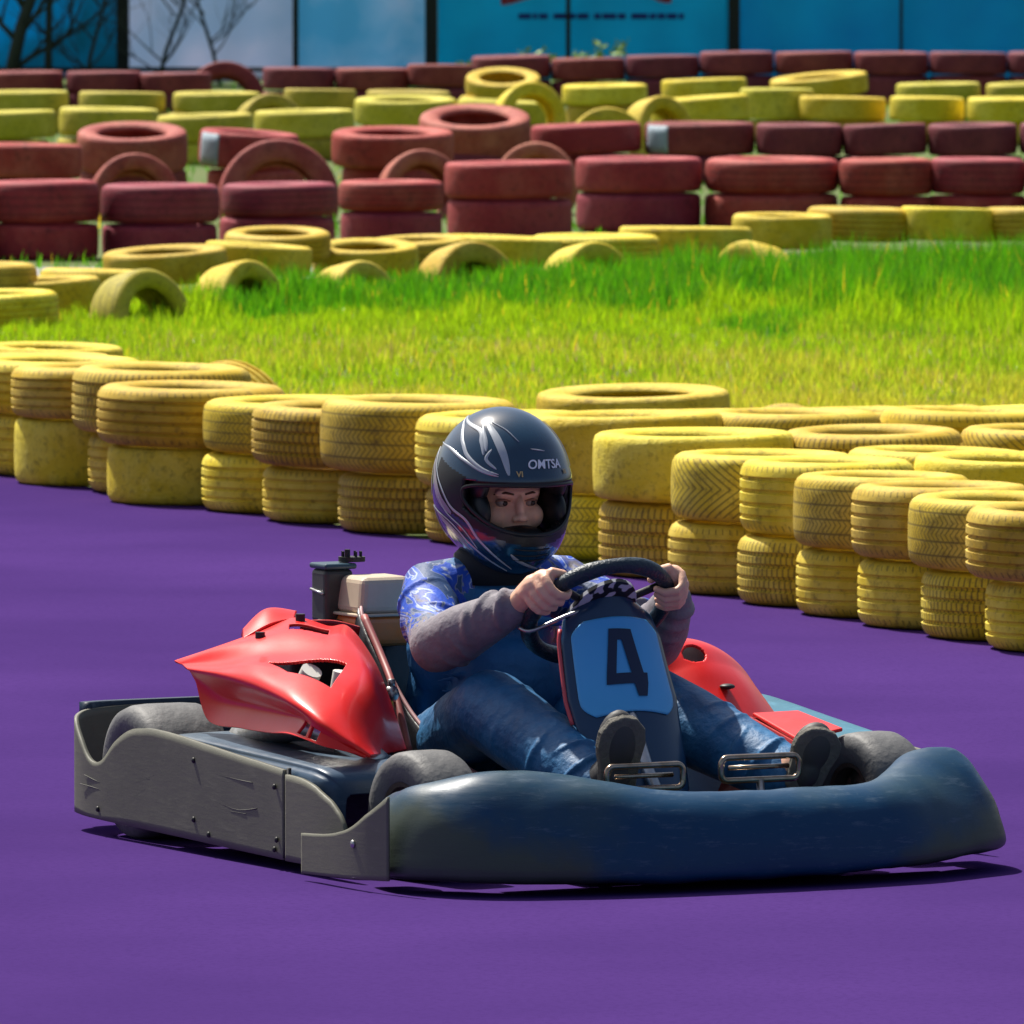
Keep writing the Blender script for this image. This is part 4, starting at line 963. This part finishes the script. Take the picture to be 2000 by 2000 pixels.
# hands closed on the rim
def hand(q, s_):
    a = R(24) if s_ > 0 else R(156)
    T = (SX * -math.sin(a) + SB * math.cos(a)) * (1 if s_ > 0 else -1)      # along the rim, upwards/outwards
    c = rim_pt(a); out = (c - SC).normalized()          # away from the hub
    up = SN * -1 if SN.z < 0 else SN                  # towards the driver and up
    T = T if T.z > 0 else -T
    w = WR[s_]
    # palm sits outside and behind the rim
    pc = c + out * .020 - T * .010 + up * .020
    kn0 = c + out * .030 + T * .034 + up * -.004
    q.tube([w, w + (pc - w) * .55, pc], [.023, .027, .029], 14, round_caps=True)
    q.tube([pc - T * .018, pc + T * .022], [.025, .024], 14, round_caps=True)
    for k in range(4):
        off = -.030 + .0195 * k         # index is the uppermost along the rim
        ln = (.86, 1.0, 1.04, .95)[k] * 1.0; r0 = (.0078, .0088, .0092, .0088)[k]
        b0 = c + T * off + out * .026 + up * .022
        p1 = c + T * off + out * .0345 * ln + up * -.004
        p2 = c + T * (off + .001) + out * .014 + up * -.0290 * ln
        p3 = c + T * (off + .002) + out * -.012 + up * -.0250 * ln
        p4 = c + T * (off + .002) + out * -.024 + up * -.010
        q.tube([b0, (b0 + p1) / 2 + out * .005, p1, (p1 + p2) / 2 + (out - up) * .003, p2, p3, p4], [r0 * 1.15, r0 * 1.1, r0 * 1.12, r0, r0 * 1.03, r0 * .95, r0 * .85], 10, round_caps=True)
    t0 = pc + T * .014 + up * .004; t1 = c + T * .036 + out * .012 + up * .026; t2 = c + T * .040 - out * .012 + up * .024; t3 = c + T * .036 - out * .028 + up * .012
    q.tube([t0, t1, t2, t3], [.013, .0115, .0105, .009], 12, round_caps=True)
hand(q, 1); hand(q, -1)
body = q.build('body', M_skin, person); bake(body, .0028, 2, .4)
body['label'] = 'bare hands and face'
# eyes and brows
M_eye = mat('eye_white', (.30, .24, .20), .35); M_iris = mat('iris_brown', (.03, .015, .01), .2); M_brow = mat('brow_hair', (.10, .045, .02), .8); M_lip = mat('lip', (.50, .18, .15), .5)
for s_ in (1, -1):
    e = MB().ell(tuple(FT((s_ * .031, .0705, -.0035))), (.0130, .0125, .0095), n=18, m=12).build('eye', M_eye, body)
    MB().ell(tuple(FT((s_ * .031 - .003, .0805, -.0040))), (.0062, .0042, .0058), n=14, m=8).build('iris', M_iris, e)
    MB().tube([FT((s_ * .014, .0895, .0150)), FT((s_ * .030, .0870, .0185)), FT((s_ * .050, .073, .0135))], [.0018, .0026, .0014], 8, round_caps=True).build('eyebrow', M_brow, body)
    MB().tube([FT((s_ * .017, .0805, .0005)), FT((s_ * .031, .0835, .0035)), FT((s_ * .045, .0745, .0000))], [.0018, .0026, .0018], 8, round_caps=True).build('upper_eyelid', mat('lid_skin', (.30, .13, .08), .6), body)
MB().tube([FT((-.019, .088, -.0605)), FT((0, .0955, -.0610)), FT((.019, .088, -.0605))], [.0012, .002, .0012], 8, round_caps=True).build('mouth', M_lip, body)

# --- jacket
q = MB()
q.tube([(0, -.29, .15), (0, -.27, .24), (0, -.22, .36), (0, -.175, .46), (0, -.165, .53), (0, -.155, .585)], [.135, .140, .140, .135, .105, .070], 28, round_caps=True)
q.ell((0, -.20, .40), (.170, .115, .15)); q.ell((0, -.10, .30), (.13, .10, .14), (R(-15), 0, 0))
for s_ in (1, -1):
    sh, el, wr = SH[s_], EL[s_], WR[s_]
    q.tube([(0, -.165, .515), sh, sh + (el - sh) * .3, sh + (el - sh) * .7, el], [.083, .066, .063, .056, .056], 22, round_caps=True)
    q.tube([el, el + (wr - el) * .35, el + (wr - el) * .72, wr - (wr - el) * .03], [.057, .057, .046, .037], 22, round_caps=True)
    for k in range(5):      # bunched cloth round the elbow and forearm
        t_ = .12 + k * .2; c = el + (wr - el) * t_; d_ = (wr - el).normalized(); r_ = .054 - .018 * t_
        ax = Vector((random.uniform(-.3, .3), 0, 1)).normalized(); u1 = (ax - d_ * ax.dot(d_)).normalized(); u2 = d_.cross(u1); a0 = random.uniform(0, 6)
        q.tube([c + (u1 * math.cos(a0 + b) + u2 * math.sin(a0 + b)) * r_ * 1.02 + d_ * .018 * math.sin(b * 1.5) for b in np.linspace(0, 3.2, 12)], [.004 + .008 * math.sin(math.pi * i / 11) for i in range(12)], 10, round_caps=True)
    for k in range(4):
        t_ = .2 + k * .22; c = sh + (el - sh) * t_; d_ = (el - sh).normalized(); r_ = .060; u1 = (Vector((0, 0, 1)) - d_ * d_.z).normalized(); u2 = d_.cross(u1); a0 = random.uniform(0, 6)
        q.tube([c + (u1 * math.cos(a0 + b) + u2 * math.sin(a0 + b)) * r_ + d_ * .03 * math.sin(b) for b in np.linspace(0, 2.8, 12)], [.003 + .009 * math.sin(math.pi * i / 11) for i in range(12)], 10, round_caps=True)
for k in range(8):      # belly folds
    z = .20 + k * .035; pts = [(x, -.16 + .11 * math.cos(x * 7) + .02 * math.sin(k * 3), z + .02 * math.sin(x * 9 + k * 2)) for x in np.linspace(-.15, .15, 14)]
    q.tube(pts, [.003 + .010 * math.sin(math.pi * i / 13) for i in range(14)], 10, round_caps=True)
M_j_body = mat('jacket_navy', (.003, .075, .22), .65, var=(.006, .14, .36), var_scale=5, bump=.9, bump_scale=20)
M_j_sleeve = mat('jacket_grey_sleeve', (.155, .140, .165), .75, var=(.30, .28, .31), var_scale=6, bump=.9, bump_scale=22)
M_j_pat = mat('jacket_pattern', (.01, .05, .5), .6)
b_ = N(M_j_pat)['Principled BSDF']; tc = N(M_j_pat).new('ShaderNodeTexCoord'); mp = N(M_j_pat).new('ShaderNodeMapping'); mp.inputs['Scale'].default_value = (18, 9, 30); mp.inputs['Rotation'].default_value = (.6, .4, .5); L(M_j_pat, tc.outputs['Object'], mp.inputs[0])
nz_ = N(M_j_pat).new('ShaderNodeTexNoise'); nz_.inputs['Scale'].default_value = .55; nz_.inputs['Detail'].default_value = 3; nz_.inputs['Distortion'].default_value = 1.6; L(M_j_pat, mp.outputs[0], nz_.inputs[0])
c_ = ramp(M_j_pat, nz_.outputs[0], [(.0, (.012, .04, .11)), (.40, (.010, .05, .16)), (.415, (.20, .24, .32)), (.435, (.006, .06, .45)), (.52, (.006, .08, .56)), (.545, (.42, .50, .62)), (.56, (.006, .06, .40)), (.63, (.12, .11, .14))])
L(M_j_pat, c_, b_.inputs['Base Color']); bp = N(M_j_pat).new('ShaderNodeBump'); bp.inputs['Strength'].default_value = .5; bp.inputs['Distance'].default_value = .008; L(M_j_pat, noise(M_j_pat, 24, 4), bp.inputs['Height']); L(M_j_pat, bp.outputs[0], b_.inputs['Normal'])
jk = q.build('jacket', M_j_body, person); bake(jk, .0045, 5, .5)
# open the cuffs: drop the cap faces at the wrists, give the shell the right cloth per panel
me = jk.data; me.materials.clear()
for m in (M_j_body, M_j_pat, M_j_sleeve): me.materials.append(m)
cen = np.empty(len(me.polygons) * 3); me.polygons.foreach_get('center', cen); cen = cen.reshape(-1, 3); idx = np.zeros(len(cen), int)
def seg(p, a, b):
    a = np.array(a); b = np.array(b); ab = b - a; t = ((p - a) @ ab) / (ab @ ab); tcl = np.clip(t, 0, 1); d = np.linalg.norm(p - (a + tcl[:, None] * ab), axis=1); return t, d
for s_ in (1, -1):
    t1, d1 = seg(cen, SH[s_], EL[s_]); t2, d2 = seg(cen, EL[s_], WR[s_])
    wob = .10 * np.sin(cen[:, 2] * 60 + cen[:, 0] * 40) + .09 * np.sin(cen[:, 1] * 170 + cen[:, 2] * 120) + .05 * np.sin(cen[:, 0] * 310 - cen[:, 2] * 250)
    idx[(d1 < .11) & (t1 > -.75 + wob) & (np.abs(cen[:, 0]) > .085 + wob * .15) & (cen[:, 2] > .40)] = 1
    idx[(d1 < .095) & (t1 > .86 + wob * .9)] = 2
    idx[(d2 < .090) & (d2 < d1 + .02) & (t2 > .02 + wob)] = 2
    idx[(d1 < .10) & (t1 > .55) & (cen[:, 2] < .43 + wob * .3) & (np.abs(cen[:, 0]) > .15)] = 2
me.polygons.foreach_set('material_index', idx)
for s_ in (1, -1):       # knitted cuff ring
    el, wr = EL[s_], WR[s_]; d_ = (wr - el).normalized(); MB().tube([wr - d_ * .012, wr + d_ * .006], [.037, .033], 20, round_caps=False).build('cuff', mat('cuff_knit', (.10, .085, .11), .8, bump=.6, bump_scale=90), jk, sharp=60)
# collar standing dark under the chin
MB().lathe((0, -.150, .575), [(.060, -.03), (.095, -.04), (.085, .02), (.075, .03), (.058, .02)], 30).build('collar', mat('collar_black', (.006, .008, .014), .8), jk)

# --- jeans
q = MB()
q.tube([(-.09, -.25, .16), (.09, -.25, .16)], [.10, .10], 20, round_caps=True)
for s_ in (1, -1):
    h, k_, an = HIP[s_], KN[s_], AN[s_]
    q.tube([h, h + (k_ - h) * .35, h + (k_ - h) * .75, k_], [.098, .092, .084, .080], 22, round_caps=True)
    q.tube([k_, k_ + (an - k_) * .3, k_ + (an - k_) * .7, an + (an - k_) * .04], [.081, .080, .070, .060], 22, round_caps=True)
    for j in range(6):
        t_ = .1 + j * .16; c = h + (k_ - h) * t_; d_ = (k_ - h).normalized(); u1 = (Vector((0, 0, 1)) - d_ * d_.z).normalized(); u2 = d_.cross(u1); a0 = random.uniform(-1.4, .2); r_ = .090 - .018 * t_
        q.tube([c + (u1 * math.cos(a0 + b) + u2 * math.sin(a0 + b)) * r_ + d_ * .03 * math.sin(b * 1.3) for b in np.linspace(0, 2.2, 10)], [.003 + .007 * math.sin(math.pi * i / 9) for i in range(10)], 8, round_caps=True)
        c = k_ + (an - k_) * t_; d_ = (an - k_).normalized(); u1 = (Vector((0, 0, 1)) - d_ * d_.z).normalized(); u2 = d_.cross(u1); a0 = random.uniform(-1.6, .3); r_ = .078 - .014 * t_
        q.tube([c + (u1 * math.cos(a0 + b) + u2 * math.sin(a0 + b)) * r_ + d_ * .025 * math.sin(b * 1.3) for b in np.linspace(0, 2.4, 10)], [.002 + .007 * math.sin(math.pi * i / 9) for i in range(10)], 8, round_caps=True)
M_jean = mat('denim', (.005, .060, .17), .58, var=(.02, .17, .38), var_scale=16, bump=.8, bump_scale=26)
jn = q.build('jeans', M_jean, person); bake(jn, .0045, 4, .5)

# --- shoes: soles face the camera
M_sole = mat('shoe_sole', (.17, .155, .125), .8, var=(.10, .10, .085), var_scale=30, bump=.5, bump_scale=80); M_shoe = mat('shoe_upper', (.05, .05, .05), .6)
for s_, toe in ((1, Vector((.010, .05, .155))), (-1, Vector((-.035, .05, .150)))):
    an = AN[s_]; heel = Vector((an.x - .005, an.y + .075, .165)) if s_ > 0 else Vector((an.x - .01, an.y + .07, .16)); up = toe.normalized(); fw = Vector((.0, 1, 0)); fw = (fw - up * fw.dot(up)).normalized(); sd_ = up.cross(fw)
    ln = .165 if s_ > 0 else .130
    q = MB(); pts = []
    out = [(-.034, 0), (-.036, .03), (-.040, .08), (-.047, .12), (-.044, .155), (-.026, .182), (0, .19), (.026, .182), (.044, .155), (.047, .12), (.040, .08), (.036, .03), (.034, 0), (.022, -.018), (0, -.025), (-.022, -.018)]
    out = [(a * 1.12, b * ln / .19) for a, b in out]
    n_ = len(out); vs = []
    for dpt, sc in ((.0, .90), (.003, 1.0), (-.014, 1.02)):
        for a, b in out: vs.append(heel + sd_ * a * sc + up * b * (sc if b > 0 else 1) + fw * dpt)
    fs = [tuple(range(n_))] ; vs2 = vs[n_:2 * n_] + vs[2 * n_:]
    fs = [tuple(range(n_ - 1, -1, -1)), tuple(range(n_, 2 * n_))] + [(i, (i + 1) % n_, (i + 1) % n_ + n_, i + n_) for i in range(n_)]
    sh_ = MB()
    m3 = Matrix((sd_, up, fw)).transposed().to_euler()
    sh_.ell(tuple(heel + up * .03 - fw * .030), (.036, .045, .045), tuple(m3)); sh_.ell(tuple(heel + up * (ln * .6) - fw * .022), (.044, ln * .45, .034), tuple(m3)); sh_.tube([AN[s_] - Vector((0, .01, 0)), heel - fw * .03 + up * .03], [.042, .040], 16, round_caps=True)
    sh = sh_.build('shoe', M_shoe, person); bake(sh, .005, 3)
    so = obj('sole', vs2, fs, M_sole, sh, smooth=False, bevel=.004)

# --- helmet
def hs(az, el, off=0):
    a, b, c = .138, .158, .162; az = R(az); e = R(el)
    d = (math.sin(az) * math.cos(e), math.cos(az) * math.cos(e), math.sin(e))
    r = 1 / math.sqrt((d[0] / a) ** 2 + (d[1] / b) ** 2 + (d[2] / c) ** 2)
    f = max(0, math.cos(az)) ** 1.5; t = min(1, max(0, (-el - 5) / 40)); t = t * t * (3 - 2 * t)
    brow = .035 * max(0, math.cos(az)) ** 2 * math.exp(-((el - 11) / 7) ** 2)
    r = r * (1 + .2 * f * t + brow) + off
    return HM @ Vector((d[0] * r, d[1] * r, d[2] * r))
def in_port(az, el):
    lo = -27 + 15 * (abs(az) / 62) ** 2.5; hi = 8 + 3 * (abs(az) / 62) ** 2
    return abs(az) < 62 and lo < el < hi
M_helm = mat('helmet_shell', (.004, .022, .050), .16, coat=.8, var=(.008, .05, .10), var_scale=4)
M_hblk = mat('helmet_black', (.004, .006, .008), .45); M_sil = mat('helmet_silver', (.42, .46, .50), .3, .3, coat=.5); M_lil = mat('helmet_lilac_grey', (.20, .19, .25), .35, coat=.4, var=(.32, .32, .36), var_scale=25)
na, ne = 240, 110; vs = []; fs = []; mi = []
for j in range(ne):
    el = 90 - j * (152 / (ne - 1))
    for i in range(na):
        az = -180 + 360 * i / na; e_ = max(el, -62 + 14 * max(0, -math.cos(R(az)))) ; vs.append(hs(az, e_))
for j in range(ne - 1):
    el = 90 - (j + .5) * (152 / (ne - 1))
    for i in range(na):
        az = -180 + 360 * (i + .5) / na
        if in_port(az, el): continue
        fs.append((j * na + i, (j + 1) * na + i, (j + 1) * na + (i + 1) % na, j * na + (i + 1) % na))
        aa = abs(az); blk = (aa < 104 and (-34 + 24 * (aa / 104) ** 1.6) < el < (10.5 + 15 * max(0, (aa - 50) / 54)) and not (aa < 58 and el > 10.5))
        mi.append(1 if blk else 0)
hm = obj('helmet', vs, fs, [M_helm, M_hblk, M_hblk], person); hm.data.polygons.foreach_set('material_index', mi)
b = bmesh.new(); b.from_mesh(hm.data); bmesh.ops.remove_doubles(b, verts=b.verts, dist=.0004); bmesh.ops.recalc_face_normals(b, faces=b.faces); b.to_mesh(hm.data); b.free()
md = hm.modifiers.new('s', 'SOLIDIFY'); md.thickness = .022; md.offset = -1; md.material_offset = 2; md.material_offset_rim = 2
hm['label'] = 'dark blue full-face helmet with silver streaks'
def ribbon(name, pts, w, m, off=.0018, n_=50, taper=True):
    p = smooth_path(pts, n_); vs = []; fs = []
    c = [hs(a[0], a[1], off) for a in p]; cen_ = HM @ Vector((0, 0, 0))
    for i in range(n_):
        t = (c[min(i + 1, n_ - 1)] - c[max(i - 1, 0)]).normalized(); nr = (c[i] - cen_).normalized(); s_ = t.cross(nr).normalized()
        ww = w / 2 * (math.sin(math.pi * (i + .8) / (n_ + .6)) ** .6 if taper else 1)
        for k in (-1, -.33, .33, 1): vs.append(c[i] + s_ * ww * k + nr * (-.0009 if abs(k) == 1 else .0002))
    for i in range(n_ - 1):
        for k in range(3): fs.append((i * 4 + k, i * 4 + k + 1, (i + 1) * 4 + k + 1, (i + 1) * 4 + k))
    return obj(name, vs, fs, m, hm)
st_ = [([(132, 62), (96, 54), (74, 40), (62, 30), (44, 20), (30, 16)], .008), ([(124, 34), (92, 34), (64, 26), (44, 18), (30, 14.5)], .006), ([(122, 62), (62, 54), (50, 42), (45, 31)], .011), ([(54, 62), (37, 48), (27, 32), (22, 15.5)], .017),
       ([(58, 58), (47, 44), (43, 34)], .009), ([(38, 36), (42, 28), (32, 20)], .007), ([(124, 28), (122, 10), (120, -10)], .008), ([(124, 30), (92, 2), (76, -14), (58, -22), (46, -34), (28, -46), (14, -54)], .007),
       ([(118, -18), (116, -32), (110, -46)], .010), ([(118, -18), (80, -28), (58, -40), (40, -49), (18, -57)], .006), ([(-66, 60), (-64, 50), (-60, 36), (-53, 20)], .005), ([(18, -40), (8, -46), (-20, -56)], .008), ([(48, 62), (26, 54), (12, 42)], .003), ([(96, -8), (84, -20), (62, -30), (48, -42)], .004), ([(-12, 34), (2, 36)], .003)]
for pts, w in st_: ribbon('silver_stripe', pts, w, M_sil)
ribbon('grey_flash', [(124, 20), (108, 6), (94, -10), (76, -20)], .026, M_lil, .0012); ribbon('grey_flash', [(110, -22), (92, -30), (74, -38), (60, -48)], .022, M_lil, .0012)
ribbon('blue_chin_edge', [(-76, -4), (-72, -18), (-58, -34), (-40, -46)], .014, mat('helmet_bright_blue', (.004, .08, .28), .25, coat=.6), .0015)
# brow lettering
def letters(txt, az0, el0, size, m, name, shear=.2):
    cu = bpy.data.curves.new('t', 'FONT'); cu.body = txt; cu.size = size; cu.shear = shear; cu.extrude = .0004; cu.align_x = 'CENTER'; cu.offset = .0004
    to = bpy.data.objects.new('t', cu); C.objects.link(to); dg = bpy.context.evaluated_depsgraph_get(); dg.update()
    me = bpy.data.meshes.new_from_object(to.evaluated_get(dg)); bpy.data.objects.remove(to)
    v_ = [hs(az0 - math.degrees(p.co.x / .150), el0 + math.degrees(p.co.y / .155), .0022 + p.co.z) for p in me.vertices]
    f_ = [tuple(p.vertices) for p in me.polygons]; return obj(name, v_, f_, m, hm, smooth=False)
letters('OMTSA', -9, 20.5, .026, mat('letter_white', (.75, .82, .9), .4), 'brow_lettering')
letters('VI', 14, 14.5, .016, mat('letter_gold', (.5, .38, .16), .4), 'gold_mark', 0); letters('N', -30, 15.5, .014, bpy.data.materials['letter_gold'], 'gold_mark', 0)
# gasket round the port, cheek pads, mouth vent
p = []
for k in range(120):
    a = 2 * math.pi * k / 120; az = 62 * math.copysign(abs(math.cos(a)) ** .7, math.cos(a)); lo = -27 + 15 * (abs(az) / 62) ** 2.5; hi = 8 + 3 * (abs(az) / 62) ** 2
    mid = (lo + hi) / 2; p.append(hs(az, mid + (hi - lo) / 2 * math.copysign(abs(math.sin(a)) ** .7, math.sin(a)), -.002))
MB().tube(p, .0045, 8, closed=True).build('port_gasket', M_hblk, hm)
for s_ in (1, -1):
    c = HM @ Vector((s_ * .086, .055, -.045)); MB().ell(tuple(c), (.022, .055, .050), tuple(HM.to_euler())).build('cheek_pad', M_hblk, hm)
    c = HM @ Vector((s_ * .088, .055, .02)); MB().ell(tuple(c), (.020, .050, .045), tuple(HM.to_euler())).build('cheek_pad', M_hblk, hm)
MB().ell(tuple(HM @ Vector((0, .088, -.098))), (.06, .045, .030), tuple(HM.to_euler())).build('chin_pad', M_hblk, hm)
MB().ell(tuple(HM @ Vector((0, .075, .055))), (.075, .035, .028), tuple(HM.to_euler())).build('brow_pad', M_hblk, hm)
for e_ in (-36, -40, -44): ribbon('chin_vent', [(16, e_), (0, e_ - .5), (-16, e_)], .004, M_hblk, .002)
